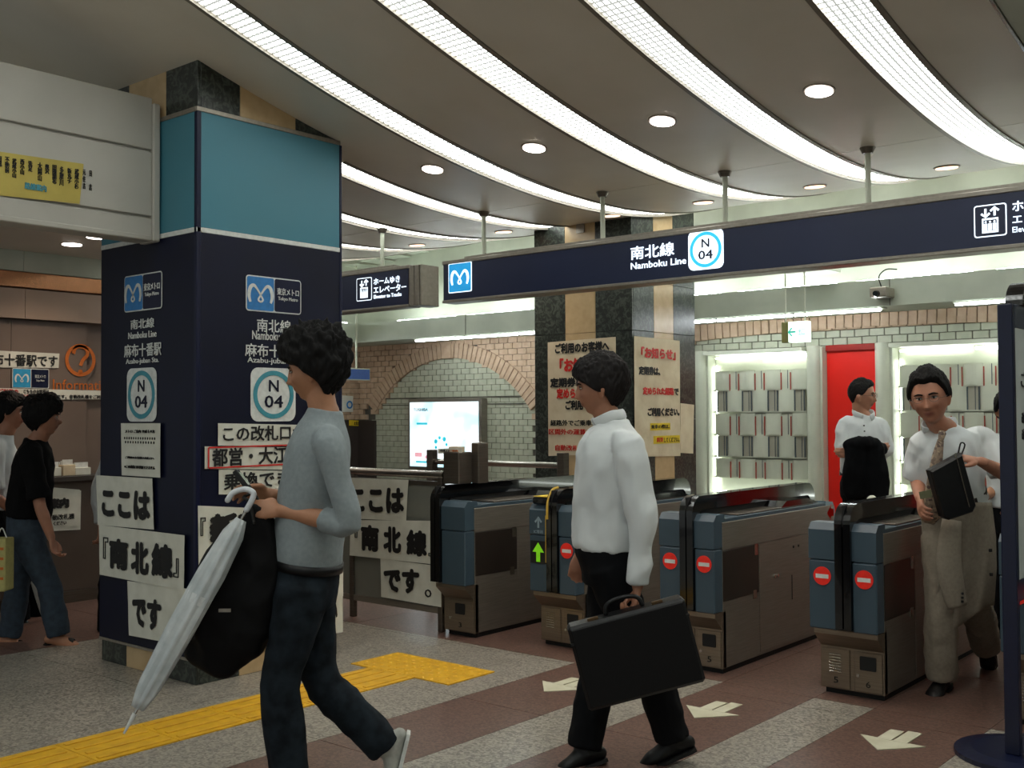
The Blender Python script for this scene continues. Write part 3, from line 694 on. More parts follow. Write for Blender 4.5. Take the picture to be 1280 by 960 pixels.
def rack(x0, x1, lab):
    e = empty('display_rack', ((x0+x1)/2, YB-.1, ZR), lab, 'display rack', 'wall display racks in the wide arch')
    MB().box(x0, x1, YB-.02, YB, ZR-.1, 2.02).build('back_panel', M_pale, e)
    MB().box(x0, x1, YB-.26, YB-.02, 1.995, 2.03).build('top_board', M_pale, e)
    MB().box(x0+.02, x1-.02, YB-.20, YB-.02, ZR-.10, ZR-.04).build('base_board', M_pale, e)
    MB().cyl((x0+.45*(x1-x0), YB-.12, 1.965), (x1-.02, YB-.12, 1.965), .014, n=8).build('lamp_tube', M_rkl, e)
    MB().cyl((x0+.03, YB-.07, 1.97), (x0+.42*(x1-x0), YB-.07, 1.97), .008, n=8).build('lamp_tube', M_rkl, e)
    MB().cyl((x0+.02, YB-.12, ZR+.01), (x1-.02, YB-.12, ZR+.01), .010, n=8).build('lamp_tube', mat('rack_tube_low', 'f4fbf4', .5, em=9), e)
    MB().cyl((x0+.02, YB-.04, ZR), (x0+.02, YB-.04, 1.9), .005, n=8).build('lamp_tube', M_rkl, e)
    n = 4; p = .262; rows = [(1.67, 1.845, 0), (1.465, 1.665, 1), (1.25, 1.445, 0), (1.045, 1.24, 1), (.85, 1.02, 0)]
    for z0, z1, odd in rows:
        sh = MB().box(x0+.015, x1-.01, YB-.09, YB-.02, z0-.012, z0).build('shelf', M_pale, e)
        k = -1
        while True:
            k += 1; a = x0+.03+p*k-(p/2 if odd else 0)
            if a > x1-.06: break
            # wide bowed plate, then a recessed narrow plate
            a0, a1 = max(a, x0+.02), min(a+.150, x1-.01)
            if a1-a0 > .03:
                v = []; m_ = 7
                for zz in (z0, z1):
                    for i in range(m_):
                        t = i/(m_-1); bow = .012*math.sin(math.pi*t)
                        v.append((a0+(a1-a0)*t, YB-.085-bow, zz))
                v += [(q[0], q[1]+.006, q[2]) for q in v]
                f = [(i, i+1, m_+i+1, m_+i) for i in range(m_-1)]+[(2*m_+i, 3*m_+i, 3*m_+i+1, 2*m_+i+1) for i in range(m_-1)]
                f += [(m_+i, m_+i+1, 3*m_+i+1, 3*m_+i) for i in range(m_-1)]+[(i, 2*m_+i, 2*m_+i+1, i+1) for i in range(m_-1)]+[(0, m_, 3*m_, 2*m_), (m_-1, 3*m_-1, 4*m_-1, 2*m_-1)]
                MB().add(v, f).build('plate', M_plate, e)
            b0, b1 = max(a+.155, x0+.02), min(a+.257, x1-.01)
            if b1-b0 > .02:
                MB().box(b0, b1, YB-.076, YB-.072, z0, z1-.005).build('recessed_plate', M_plated if odd else M_plate, sh)
                for xr in (b0+.004, b1-.006): MB().box(xr-.0045, xr+.0045, YB-.098, YB-.088, z0-.0 if odd else z0-.012, z1-.012 if odd else z1-.028).build('rod', M_rodb if odd else M_rodr, sh)
                MB().box((b0+b1)/2+.008, (b0+b1)/2+.013, YB-.080, YB-.076, z0, z1-.006).build('seam', M_rodb, sh)
    return e
rack(-5.165, -4.17, 'lit wall rack of staggered pale plates left of the standing man')
rack(-3.395, -1.92, 'lit wall rack of staggered pale plates behind the older man with the tie')
# ================================================================ LIGHT BOX
LF = ('y', YB-.13)
e = empty('light_box', pl(566, 542, 1, YB), 'bright backlit poster box on the tiled wall inside the brick arch', 'light box')
MB().box(-9.27, -8.10, YB-.13, YB-.015, .80, 1.63, b=.006).build('box_frame', M_steel, e)
ml = bpy.data.materials.new('poster_glow'); ml.use_nodes = True; nt = ml.node_tree; b = nt.nodes['Principled BSDF']
tcn = nt.nodes.new('ShaderNodeTexCoord'); n = nt.nodes.new('ShaderNodeTexNoise'); n.inputs['Scale'].default_value = 3.2; n.inputs['Detail'].default_value = 2
nt.links.new(tcn.outputs['Object'], n.inputs['Vector']); cr = nt.nodes.new('ShaderNodeValToRGB'); nt.links.new(n.outputs[0], cr.inputs[0])
el = cr.color_ramp.elements; el[0].position = .3; el[0].color = lin('7fd6e6'); el[1].position = .58; el[1].color = lin('f4fcff')
b.inputs['Base Color'].default_value = lin('dddddd'); nt.links.new(cr.outputs[0], b.inputs['Emission Color']); b.inputs['Emission Strength'].default_value = 1.35
MB().box(-9.235, -8.135, YB-.134, YB-.13, .835, 1.595).build('poster', ml, e)
LF2 = ('y', YB-.135)
text('TOSHIBA', LF2, -9.17, -8.93, 1.49, 1.525, M_navy2, e, bold=.03)
M_cy = glow('poster_cyan', '38c4d8', .7); M_pk = glow('poster_pink', 'e9a9b4', .9)
for k in range(7):
    a = k*.9; rr = .028 if k % 2 else .02
    slab(LF2, ellipse_pts(-8.72+.09*math.cos(a), 1.10+.08*math.sin(a), rr, rr, 12), M_cy, e, 'spot')
for k, (xx, zz, w_, h) in enumerate(((-9.12, 1.33, .18, .025), (-9.15, .95, .12, .05), (-8.98, .93, .10, .04), (-9.13, .88, .2, .02), (-8.6, .95, .25, .015))):
    slab(LF2, [(xx, zz), (xx+w_, zz), (xx+w_, zz+h), (xx, zz+h)], M_pk if k in (1, 2) else M_cy, e, 'poster_block')
# small things on the left return wall
WL = ('x', -10.26)
q = bxp(WL, (437, 459, 458, 477)); e = empty('direction_sign', fpt(WL, 447, 468), 'small blue sign with pale frame on a thin rod, right of the young man\'s hair', 'sign')
q = [float(v) for v in q]
px_ = pl(447, 468, 0, -9.5)
MB().box(-9.53, -9.47, px_[1]-.9, px_[1]+.17, px_[2]-.07, px_[2]+.07, b=.004).build('frame', M_pale, e); MB().box(-9.47, -9.462, px_[1]-.89, px_[1]+.155, px_[2]-.058, px_[2]+.058).build('sign_face', mat('sign_blue', '3d5b9a', .4), e)
MB().cyl((-9.5, px_[1]-.02, px_[2]+.07), (-9.5, px_[1]-.02, 3.2), .012, n=8).build('hanger_rod', M_pale, e)
e = empty('wall_notice', fpt(WL, 436, 504), 'small white notice with a round mark on the left brick wall', 'notice')
sheet(('x', -10.26), [(424, 494), (441, 495), (441, 515), (424, 515)], M_paper, e)
ringf(('x', -10.255), fpt(WL, 436, 506)[1], fpt(WL, 436, 506)[2], .05, .05, .02, M_blue, e, off=.01)
e = empty('wall_notice', fpt(WL, 447, 528), 'small yellow notice on the dark panel below the left brick wall', 'notice')
sheet(('x', -10.245), [(436, 525), (455, 526), (455, 533), (436, 532)], M_yel, e)
text('出口', ('x', -10.24), fpt(WL, 447, 528)[1]-.08, fpt(WL, 447, 528)[1]+.1, fpt(WL, 447, 531)[2], fpt(WL, 447, 527)[2], M_black, e, off=.01, bold=.02)
# ================================================================ OVERHEAD SIGNS
SY = 5.85
M_sface = mat('sign_navy', '1e2642', .35, nscale=3, c2='202844'); M_sw = glow('sign_white', 'e8f4ff', E_SIGN); M_scy = glow('sign_cyan', '2fb4dc', 1.0); M_sbl = glow('sign_blue_glow', '1f8fcb', .8); M_snv = mat('sign_ink', '1b2440', .4)
SFc = ('y', SY-.006)
def long_sign(x0, x1, zb, zt, depth, lab, grp=None):
    e = empty('hanging_sign', ((x0+x1)/2, SY+depth/2, zt), lab, 'sign', grp)
    MB().box(x0, x1, SY, SY+depth, zb+.0, zt, b=.004).build('sign_case', M_alu, e)
    MB().box(x0+.012, x1-.012, SY-.006, SY-.001, zb+.022, zt-.028).build('sign_face', M_sface, e)
    MB().box(x0, x1, SY-.014, SY-.0, zt-.026, zt, b=.003).build('top_rail', M_alu, e)
    MB().box(x0, x1, SY-.014, SY-.0, zb, zb+.02, b=.003).build('bottom_rail', M_alu, e)
    MB().box(x0+.2, x1-.2, SY+.02, SY+depth-.02, zt, zt+.022).build('top_channel', M_alu, e)
    return e
S1 = long_sign(-5.60, .6, 2.285, 2.60, .14, 'long navy line sign hung across the gates, with the round station number')
def hang(e, x, zt=2.6):
    p = MB().cyl((x, SY+.07, zt), (x, SY+.07, Zc(SY+.07)-.03), .0165, n=14).build('hanger_post', M_pale, e, smooth=False)
    MB().cyl((x, SY+.07, Zc(SY)-.035), (x, SY+.07, Zc(SY)+.0), .03, n=16, r2=.045).build('ceiling_cap', M_steeld, p)
for x in (-5.25, -4.178, -3.253, -2.349, -1.3): hang(S1, x)
q = bxp(SFc, (561, 330, 590, 367)); rrect(SFc, *q, M_sw, S1, 'emblem_border', .012, .001, .002); rrect(SFc, q[0]+.007, q[1]-.007, q[2]+.007, q[3]-.007, M_sbl, S1, 'emblem_panel', .01, .003, .002)
metro(SFc, (q[0]+q[1])/2, (q[2]+q[3])/2, (q[1]-q[0])*.62, M_sw, S1)
textpx('南北線', SFc, 789, 309, 843, 325, M_sw, S1, bold=.03); textpx('Namboku Line', SFc, 789, 329, 858, 337, M_sw, S1, bold=.035)
q = bxp(SFc, (861, 290, 905, 339)); station_no(SFc, *q, S1, M_sw, M_scy, M_snv, off=.002)
def elevator(face, b, e):
    x0, x1, z0, z1 = bxp(face, b); w_, h = x1-x0, z1-z0
    rrect(face, x0, x1, z0, z1, M_sw, e, 'pictogram_border', .014, .001, .0015); rrect(face, x0+.006, x1-.006, z0+.006, z1-.006, M_sface, e, 'pictogram_field', .01, .0025, .001)
    cx = (x0+x1)/2
    a, c, d = x0+w_*.25, x1-w_*.25, z0+h*.12
    rrect(face, a, c, d, z0+h*.58, M_sw, e, 'lift_car', .002, .0035, .001); rrect(face, a+w_*.05, c-w_*.05, d+h*.07, z0+h*.52, M_sface, e, 'lift_car_field', .002, .0045, .001)
    for k in range(3):
        px_ = a+(c-a)*(.23+.27*k); slab(face, ellipse_pts(px_, z0+h*.46, w_*.035, w_*.035, 10), M_sw, e, 'figure_head', .0055, .001)
        slab(face, [(px_-w_*.055, d+h*.08), (px_+w_*.055, d+h*.08), (px_+w_*.055, z0+h*.41), (px_-w_*.055, z0+h*.41)], M_sw, e, 'figure_body', .0055, .001)
    for s_, cx2 in ((-1, cx-w_*.14), (1, cx+w_*.14)):
        stroke(face, [(cx2, z0+h*.64), (cx2, z0+h*.88)], w_*.07, M_sw, e, 'arrow_stem', .0035, .001, sub=1)
        zt_ = z0+h*(.9 if s_ > 0 else .62); dz = -s_*h*.11
        stroke(face, [(cx2-w_*.13, zt_+dz), (cx2, zt_), (cx2+w_*.13, zt_+dz)], w_*.07, M_sw, e, 'arrow_tip', .0035, .001, sub=1)
elevator(SFc, (1218, 258, 1259, 298), S1)
for s_, y0, y1, x2 in (('ホームゆき', 252, 265, 1345), ('エレベーター', 269, 280, 1352), ('Elevator to Tracks', 284, 291, 1345)):
    textpx(s_, SFc, 1266, y0, x2, y1, M_sw, S1, bold=.03)
S2 = long_sign(-7.6, -5.955, 2.285, 2.61, .12, 'short navy elevator sign hanging left of the long line sign, beside the blue pillar')
for k, (a, b_, d) in enumerate(((-5.954, -5.915, .10), (-5.91, -5.862, .09), (-5.857, -5.835, .08))): MB().box(a, b_, SY+.0+.004*k, SY+.12+d, 2.29, 2.605, b=.003).build('end_frame', M_alu, S2)
hang(S2, -6.34, 2.61); hang(S2, -7.3, 2.61)
elevator(SFc, (446, 348.5, 465, 377), S2)
for s_, y0, y1, x2 in (('ホームゆき', 348.5, 356.5, 500), ('エレベーター', 358.5, 367, 508), ('Elevator to Tracks', 369, 373.5, 502)):
    textpx(s_, SFc, 467.5, y0, x2, y1, M_sw, S2, bold=.03)
# exit sign hanging before the arch wall
XY = 8.25; o_ = pl(995, 415, 1, XY)
e = empty('exit_sign', o_, 'small backlit white exit sign with a green arrow hanging before the bricks', 'sign')
MB().box(o_[0]-.12, o_[0]-.06, XY-.02, XY+.05, o_[2]-.085, o_[2]+.085, b=.004).build('sign_end', mat('sign_olive', '8b8a52', .5), e)
MB().box(o_[0]-.06, o_[0]+.11, XY-.02, XY+.05, o_[2]-.085, o_[2]+.085, b=.004).build('sign_case', glow('exit_glow', 'e9fff2', 1.5), e)
XF = ('y', XY-.022); cx, cz = o_[0]-.035, o_[2]
MX = glow('exit_green', '19b7a5', .5)
stroke(XF, [(cx-.015, cz), (cx+.045, cz)], .014, MX, e, 'arrow_stem', sub=1); stroke(XF, [(cx+.012, cz+.035), (cx-.018, cz), (cx+.012, cz-.035)], .012, MX, e, 'arrow_tip', sub=1)
text('出口', XF, cx+.065, cx+.125, cz-.03, cz+.03, MX, e, bold=.01)
for dx in (-.09, .08): MB().cyl((o_[0]+dx, XY, o_[2]+.08), (o_[0]+dx, XY, 2.62), .006, n=8).build('hanger_rod', M_pale, e)
MB().box(o_[0]-.16, o_[0]+.22, XY-.02, XY+.4, 2.62, 2.655, b=.004).build('bracket', M_pale, e)
# camera under the ledge
o_ = pl(1105, 368, 1, 8.55)
e = empty('security_camera', o_, 'small grey security camera on the ledge with a looped cable', 'camera')
MB().box(o_[0]-.07, o_[0]+.07, 8.42, 8.6, o_[2]-.03, o_[2]+.05, b=.008).build('housing', M_alu, e)
MB().tube([(o_[0]-.01, 8.42, o_[2]-.005), (o_[0]-.01, 8.39, o_[2]-.005)], [.028, .022], n=16).build('lens', M_blk, e)
MB().tube([(o_[0]+.0, 8.5, o_[2]+.05), (o_[0]-.02, 8.5, o_[2]+.14), (o_[0]+.02, 8.55, o_[2]+.2), (o_[0]+.09, 8.6, o_[2]+.2)], [.005]*4, n=6, sub=5).build('cable', M_black, e)
# ================================================================ TICKET GATES
M_warm = mat('warm_steel', '8f8272', .34, .8, nscale=5, c2='857868', stretch=(1, 1, 30)); M_plated2 = mat('gate_dark_panel', '4a423c', .35, .7, nscale=4)
M_noentry = mat('no_entry_red', 'e02618', .45, em=.12)
def rail_profile(y0, y1, zt, r=.10):
    p = [(y0, .355)]; p += [(y0, zt-r)]+[(y0+r-r*math.cos(t), zt-r+r*math.sin(t)) for t in np.linspace(.2, math.pi/2, 6)]
    p += [(y1-r+r*math.sin(t), zt-r+r*math.cos(t)) for t in np.linspace(0, math.pi/2, 6)]+[(y1, .33)]
    return p
def ticket_gate(x0, x1, lab, left='no', right='no', nums=('', ''), half=False, y0=5.25, y1=6.85):
    e = empty('ticket_gate', ((x0+x1)/2, (y0+y1)/2, 0), lab, 'ticket gate', 'ticket gates in the row')
    xm = (x0+x1)/2+.012 if not half else x0+.038; wb_ = .084
    # pedestal and long steel body
    MB().box(x0+.035, x1-.012, y0+.115, y1-.06, 0, .03).build('plinth', M_rubber, e)
    MB().box(x0+.02, x1, y0+.10, y1, .03, .83, b=.004).build('body', M_steel, e)
    f_ = MB(); prof = [(y0+.09, .03), (y0+.09, .245), (y0+.01, .32), (y0+.01, .345), (y0+.13, .345), (y0+.13, .03)]
    f_.prism(prof, 0, x0+.02, x1-.0); f_.build('front_pedestal', M_warm, e)
    # side panels on the right (visible) side
    MB().box(x1, x1+.004, y0+.10, y0+.52, .40, .68, b=.002).build('side_hatch', M_plated2, e)
    MB().box(x1, x1+.006, y0+.09, y1-.02, .685, .84, b=.002).build('side_upper_panel', M_steel, e)
    d_ = MB().box(x1, x1+.003, y0+.53, y1-.02, .05, .68, b=.001).build('side_door', M_steel, e)
    for yy, zz in ((y0+.72, .47), (y0+.76, .47)): MB().cyl((x1+.003, yy, zz), (x1+.010, yy, zz), .011, n=10).build('lock', M_chrome, d_)
    for yy in (y0+.98, y0+1.05): MB().cyl((x1+.003, yy, .62), (x1+.006, yy, .62), .008, n=8).build('screw', M_rubber, d_)
    MB().box(x1+.003, x1+.005, y0+.95, y0+.957, .3, .45).build('slot', M_rubber, d_)
    MB().box(x1, x1+.005, y0+.45, y0+.49, .37, .42).build('latch', M_chrome, e); MB().box(x1, x1+.005, y0+.47, y0+.51, .62, .70).build('latch', M_chrome, e)
    # blue front housings either side of the rail
    segs = ([(x0, xm-wb_/2), (xm+wb_/2, x1+.003)] if not half else [(xm+wb_/2, x1+.003)])
    for i, (a, b_) in enumerate(segs):
        c = MB(); c.box(a, b_, y0, y0+.095, .345, .695, b=.006); c.build('front_housing', M_gblue, e)
        c = MB(); P = [(y0, .70), (y0, .85), (y0+.03, .885), (y0+.12, .885), (y0+.12, .70)]
        c.prism(P, 0, a, b_); c.build('front_cap', M_gblue, e)
    # top deck with blue sides, sloping little reader hump
    MB().box(x0+.0, x1+.0, y0+.12, y1-.05, .83, .862, b=.004).build('top_deck', M_gblue, e)
    MB().box(x0+.01, x1-.01, y0+.3, y1-.3, .862, .872, b=.003).build('deck_plate', M_steeld, e)
    MB().prism([(y1-.75, .87), (y1-.68, .905), (y1-.38, .905), (y1-.22, .87)], 0, xm+.03, x1-.01).build('reader_hump', M_blk, e)
    P = [(y1-.14, .60), (y1-.14, .87), (y1-.03, .86), (y1, .82), (y1, .60)]
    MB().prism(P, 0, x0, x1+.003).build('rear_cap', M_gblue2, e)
    rf = ('x', x1+.004)
    yy = y1-.09
    slab(rf, [(yy-.035, .79), (yy+.03, .845), (yy+.03, .815), (yy+.07, .815), (yy+.07, .765), (yy+.03, .765), (yy+.03, .735)], M_noentry, e, 'red_arrow', 0, .002)
    # black arched rail
    pr_ = rail_profile(y0-.018, y1-.03, .985); inner = rail_profile(y0+.045, y1-.09, .905, .06)
    for (a, b_) in ((xm-wb_/2, xm-.004), (xm+.004, xm+wb_/2)):
        o = MB(); n = len(pr_); v = [(a, *p) for p in pr_]+[(a, *p) for p in inner]+[(b_, *p) for p in pr_]+[(b_, *p) for p in inner]; f = []
        for i in range(n-1): f += [(i, i+1, n+i+1, n+i), (2*n+i, 3*n+i, 3*n+i+1, 2*n+i+1), (i, 2*n+i, 2*n+i+1, i+1), (n+i, n+i+1, 3*n+i+1, 3*n+i)]
        f += [(0, n, 3*n, 2*n), (n-1, 3*n-1, 4*n-1, 2*n-1) if False else (n-1, 2*n-1, 4*n-1, 3*n-1)]
        o.add(v, f); o.build('arched_rail', M_blk, e)
    MB().box(xm-.004, xm+.004, y0-.012, y1-.04, .87, .978).build('rail_seam', M_rubber, e)
    MB().box(xm-.03, xm+.03, y0+.1, y1-.1, .86, .91).build('rail_web', M_rubber, e)
    # front details
    ff = ('y', y0-.001)
    for side, (a, b_) in zip((left, right) if not half else (right,), segs):
        c = (a+b_)/2
        if side == 'no':
            d = MB(); slab(ff, ellipse_pts(c, .615, .047, .047, 28), M_noentry, e, 'no_entry_disc', 0, .003); slab(ff, [(c-.034, .603), (c+.034, .603), (c+.034, .624), (c-.034, .624)], M_white, e, 'no_entry_bar', .003, .001)
        elif side == 'go':
            slab(ff, [(a+.012, .52), (b_-.012, .52), (b_-.012, .66), (a+.012, .66)], M_black, e, 'arrow_field', 0, .003)
            slab(ff, [(c-.015, .53), (c+.015, .53), (c+.015, .59), (c+.045, .59), (c, .65), (c-.045, .59), (c-.015, .59)], M_green, e, 'green_arrow', .003, .002)
            mm = mat('dim_white', '8fa3ae', .5); stroke(ff, [(c, .74), (c, .80)], .014, mm, e, 'grey_arrow', 0, .002, sub=1); stroke(ff, [(c-.025, .775), (c, .805), (c+.025, .775)], .012, mm, e, 'grey_arrow_tip', 0, .002, sub=1)
            text('IC専用', ff, c-.035, c+.035, .705, .728, mm, e, off=0, bold=.02)
            MB().box(a+.02, b_+.02, y0-.0, y0+.2, .885, .93, b=.01).build('card_reader', M_blk, e)
            MB().box(a+.03, b_-.01, y0+.01, y0+.19, .932, .936).build('reader_edge', M_yel, e)
            MB().box(xm-wb_/2-.016, xm-wb_/2-.003, y0-.006, y0-.001, .53, .82).build('yellow_strip', mat('gold_strip', 'c9a43c', .5), e)
            MB().tube([(xm-.03, y0-.022, .80), (xm-.03, y0-.015, .9), (xm-.03, y0+.03, .975), (xm-.03, y0+.09, .99)], [.008]*4, n=8, sub=4).build('yellow_edge', mat('gold_strip', 'c9a43c', .5), e)
    pf = ('y', y0+.088)
    pl_ = [(x0+.03, xm-.012), (xm+.012, x1-.008)] if not half else [(x0+.06, x1-.008)]
    for i, (a, b_) in enumerate(pl_):
        pp = MB().box(a, b_, y0+.083, y0+.09, .035, .235, b=.002).build('front_plate', M_warm, e); pf = ('y', y0+.082)
        c = (a+b_)/2
        if i == 0 and not half:
            for k in range(7): MB().box(c-.035, c+.03, y0+.078, y0+.083, .115+.0145*k, .121+.0145*k, b=.001).build('louvre', M_chrome, pp)
        else:
            rrect(pf, c-.042, c+.042, .145, .215, M_rubber, pp, 'window', .006, 0, .003)
            MB().cyl((a+.02, y0+.083, .115), (a+.02, y0+.077, .115), .009, n=12).build('lock', M_chrome, pp)
        s_ = nums[i] if i < len(nums) else ''
        if s_: text(s_, pf, c-.012, c+.012, .06, .092, M_black, pp, off=0, bold=.0)
    return e
ticket_gate(-4.985, -4.70, 'leftmost ticket gate, next to the papered fence, with a single blue front', nums=('3',), half=True, right='', y0=5.10, y1=6.7)
ticket_gate(-4.285, -3.93, 'ticket gate with the green arrow, left of the man in the white shirt', left='go', nums=('', ''))
ticket_gate(-3.33, -2.98, 'ticket gate half hidden by the man in the white shirt, bright steel side', nums=('', '5'))
G4 = ticket_gate(-2.425, -2.072, 'ticket gate with two no-entry discs, left of the older man with the tie', nums=('5', '6'))
ticket_gate(-1.495, -1.14, 'rightmost ticket gate, mostly hidden by the dark sign stand')
dm = pl(1090, 622, 0, -2.36)
MB().tube([dm-UP*.09, dm-UP*.02, dm, dm+UP*.012], [.03, .03, .024, .010], n=18, sub=3).build('sensor_dome', M_pale, G4, smooth=True)
#
for px_, py_, dd in ((655, 912, 0),): pass
# ================================================================ FENCE WITH POSTERS
fe = empty('barrier_fence', (-5.45, 5.2, 0), 'glazed steel barrier fence left of the gates, covered with papers', 'fence')
FYF = 5.22
for x in (-5.9, -5.02):
    MB().box(x-.02, x+.02, FYF-.02, FYF+.02, 0, 1.03, b=.003).build('post', M_steeld, fe)
MB().cyl((-6.6, FYF, 1.045), (-4.99, FYF, 1.045), .027, n=16).build('top_rail', M_chrome, fe)
MB().box(-6.6, -5.0, FYF-.015, FYF+.015, .12, .16).build('bottom_rail', M_steel, fe)
MB().box(-5.88, -5.04, FYF-.005, FYF+.005, .16, .97).build('glass_pane', M_glassy, fe); MB().box(-6.6, -5.92, FYF-.005, FYF+.005, .16, .97).build('glass_pane', M_glassy, fe)
MB().box(-6.6, -5.04, FYF-.01, FYF+.01, .97, 1.0).build('middle_rail', M_steeld, fe)
MB().box(-5.86, -5.05, FYF+.02, FYF+.6, .5, .93).build('shelf_back', M_steeld, fe) if False else None
e = empty('steel_post', (-4.9, 5.27, 0), 'square brushed steel post at the fence end, a white notice on its top', 'post')
MB().box(-4.985, -4.84, 5.2, 5.33, .87+.12, 1.2, b=.006).build('post', M_steeld, e)
MB().box(-4.86, -4.79, 5.34, 5.44, .99, 1.26, b=.006).build('post', M_steeld, e)
MB().box(-4.96, -4.87, 5.23, 5.29, 1.2, 1.235).build('notice_foot', M_paper2, e)
NF = ('y', 5.2)
sheet(('y', 5.215), [(548, 561), (578, 559.5), (578, 566), (548, 567)], M_paper, e)
textpx('改札口', ('y', 5.21), 551, 562, 562, 564.5, M_black, e, off=.008, bold=.03); textpx('ご案内', ('y', 5.21), 563, 562, 573, 564.5, M_orange, e, off=.008, bold=.03)
f2 = empty('barrier_fence', (-5.5, 6.6, 0), 'plain steel barrier rail far behind the leftmost gate', 'fence')
MB().cyl((-6.5, 6.6, 1.05), (-5.02, 6.6, 1.05), .024, n=14).build('top_rail', M_chrome, f2)
for x in (-6.45, -5.045): MB().box(x-.035, x+.035, 6.56, 6.63, 0, 1.15, b=.004).build('post', M_steeld, f2)
# ================================================================ POSTED PAPERS
def paper(face, c, lab, lines, grp, m=None, off=.003, nm='paper_notice', seed=0):
    cx = sum(p[0] for p in c)/4; cy = sum(p[1] for p in c)/4
    e = empty(nm, fpt(face, cx, cy), lab, 'notice', grp); sheet(face, c, m or M_paper, e, off=off, seed=seed, nx=12, nz=8)
    for L in lines:
        s_, x0, y0, x1, y1 = L[:5]; mm = L[5] if len(L) > 5 else M_black; b_ = L[6] if len(L) > 6 else .045
        A = fpt(face, x0, y1); B = fpt(face, x1, L[7] if len(L) > 7 else y1); i = 1-axes(face)[2]
        sh = (B[2]-A[2])/(B[i]-A[i]) if len(L) > 7 else 0
        textpx(s_, face, x0, y0, x1, y1, mm, e, off=off+.0045, bold=b_, shear=sh, name='lettering')
    return e
GP = 'papers on the blue pillar'
FYn, FXn = ('y', 3.331), ('x', -5.043)
paper(FYn, [(152, 529), (201, 529), (201, 597), (153, 594)], 'small printed notice below the station number on the pillar\'s left face',
      [('メトロ ご案内 平成十八年', 158, 537, 195, 541, M_black, .01), ('・・・・・・・・・・・・・・', 157, 546, 195, 549, M_black, .04), ('・・・・・・・・・・・・', 158, 551, 194, 554, M_black, .04), ('ご利用のお客様は改札口へ', 158, 570, 194, 573, M_black, .01), ('※この改札口は利用できません', 157, 581, 195, 585, M_black, .02)], GP)
paper(FYn, [(121, 594), (191, 598), (193, 662), (123, 656)], 'paper reading "koko wa" in thick characters on the pillar\'s left face', [('ここは', 130, 612, 188, 643, M_black, .05)], GP, seed=3)
paper(FYn, [(125, 656), (232, 669), (231, 738), (126, 718)], 'wide paper with the line name in thick characters on the pillar\'s left face', [('『', 131, 671, 137, 698, M_black, .0), ('南', 140, 674, 161, 708, M_black, .05), ('北', 167, 678, 187, 714, M_black, .05), ('線', 193, 680, 217, 718, M_black, .05), ('』', 219, 697, 225, 721, M_black, .0)], GP, off=.006, seed=5)
paper(FYn, [(160, 726), (236, 736), (236, 808), (162, 794)], 'lowest paper of thick characters on the pillar\'s left face', [('です', 168, 746, 202, 780, M_black, .05), ('。', 213, 776, 219, 788, M_black, .0)], GP, seed=8)
paper(FXn, [(272, 529), (420, 532), (420, 558), (272, 557)], 'topmost long paper of thick characters on the pillar\'s right face', [('この改札口からは', 278, 533, 412, 552, M_black, .035)], GP, off=.003)
e = paper(FXn, [(255, 558), (428, 560), (428, 588), (255, 586)], 'red-bordered paper strip on the pillar\'s right face', [('都営・大江戸線へ', 264, 561, 408, 583, M_black, .04)], GP, off=.006, seed=2)
i_ = 1; A = fpt(FXn, 259, 585); B = fpt(FXn, 426, 585); T = fpt(FXn, 259, 559.5)
for (u0, v0, u1, v1) in ((A[1], A[2], B[1], A[2]), (A[1], T[2], B[1], T[2]), (A[1], A[2], A[1], T[2]), (B[1], A[2], B[1], T[2])): stroke(FXn, [(u0, v0), (u1, v1)], .008, M_red, e, 'red_border', .012, .002, sub=1)
paper(FXn, [(273, 587), (428, 590), (428, 618), (273, 618)], 'long paper of thick characters below the red-bordered strip', [('乗換できません', 279, 592, 420, 613, M_black, .035)], GP, off=.003, seed=6)
paper(FXn, [(247, 632), (428, 640), (428, 704), (248, 719)], 'large paper with a place name in corner brackets on the pillar\'s right face', [('『', 250, 647, 256, 670, M_black, 0), ('新宿', 263, 645, 326, 680, M_black, .06), ('』', 333, 656, 341, 679, M_black, 0), ('方面へは', 350, 652, 420, 684, M_black, .05)], GP, off=.003, seed=7)
paper(FXn, [(250, 719), (428, 704), (428, 745), (251, 770)], 'plain paper below the bracketed place name, mostly behind the black bag', [('この改札口から', 262, 728, 415, 752, M_black, .05)], GP, off=.006, seed=9)
paper(FXn, [(330, 758), (428, 744), (428, 790), (331, 806)], 'lowest paper on the pillar\'s right face, behind the walking legs', [('お入りください', 340, 764, 420, 792, M_black, .05)], GP, off=.003, seed=11)
GF = 'papers on the glazed fence'; FF = ('y', 5.198)
paper(FF, [(438, 597), (511, 600), (508, 651), (436, 648)], 'paper reading "koko wa" in thick characters on the fence', [('ここは', 441, 611, 505, 638, M_black, .05, 640)], GF, seed=12)
paper(FF, [(439, 650), (549, 651), (549, 706), (438, 694)], 'wide paper with the line name in thick characters on the fence', [('『', 445, 655, 451, 672, M_black, 0), ('南', 454, 657, 474, 686, M_black, .05), ('北', 482, 659, 502, 688, M_black, .05), ('線', 511, 663, 534, 692, M_black, .05), ('』', 537, 677, 543, 695, M_black, 0)], GF, off=.006, seed=14)
paper(FF, [(476, 698), (552, 708), (552, 759), (477, 746)], 'lowest paper of thick characters on the fence', [('です', 482, 711, 524, 738, M_black, .05, 741), ('。', 532, 736, 540, 746, M_black, 0)], GF, seed=16)
GB = 'papers on the stone pillar'; BY, BX = ('y', 6.995), ('x', -4.663)
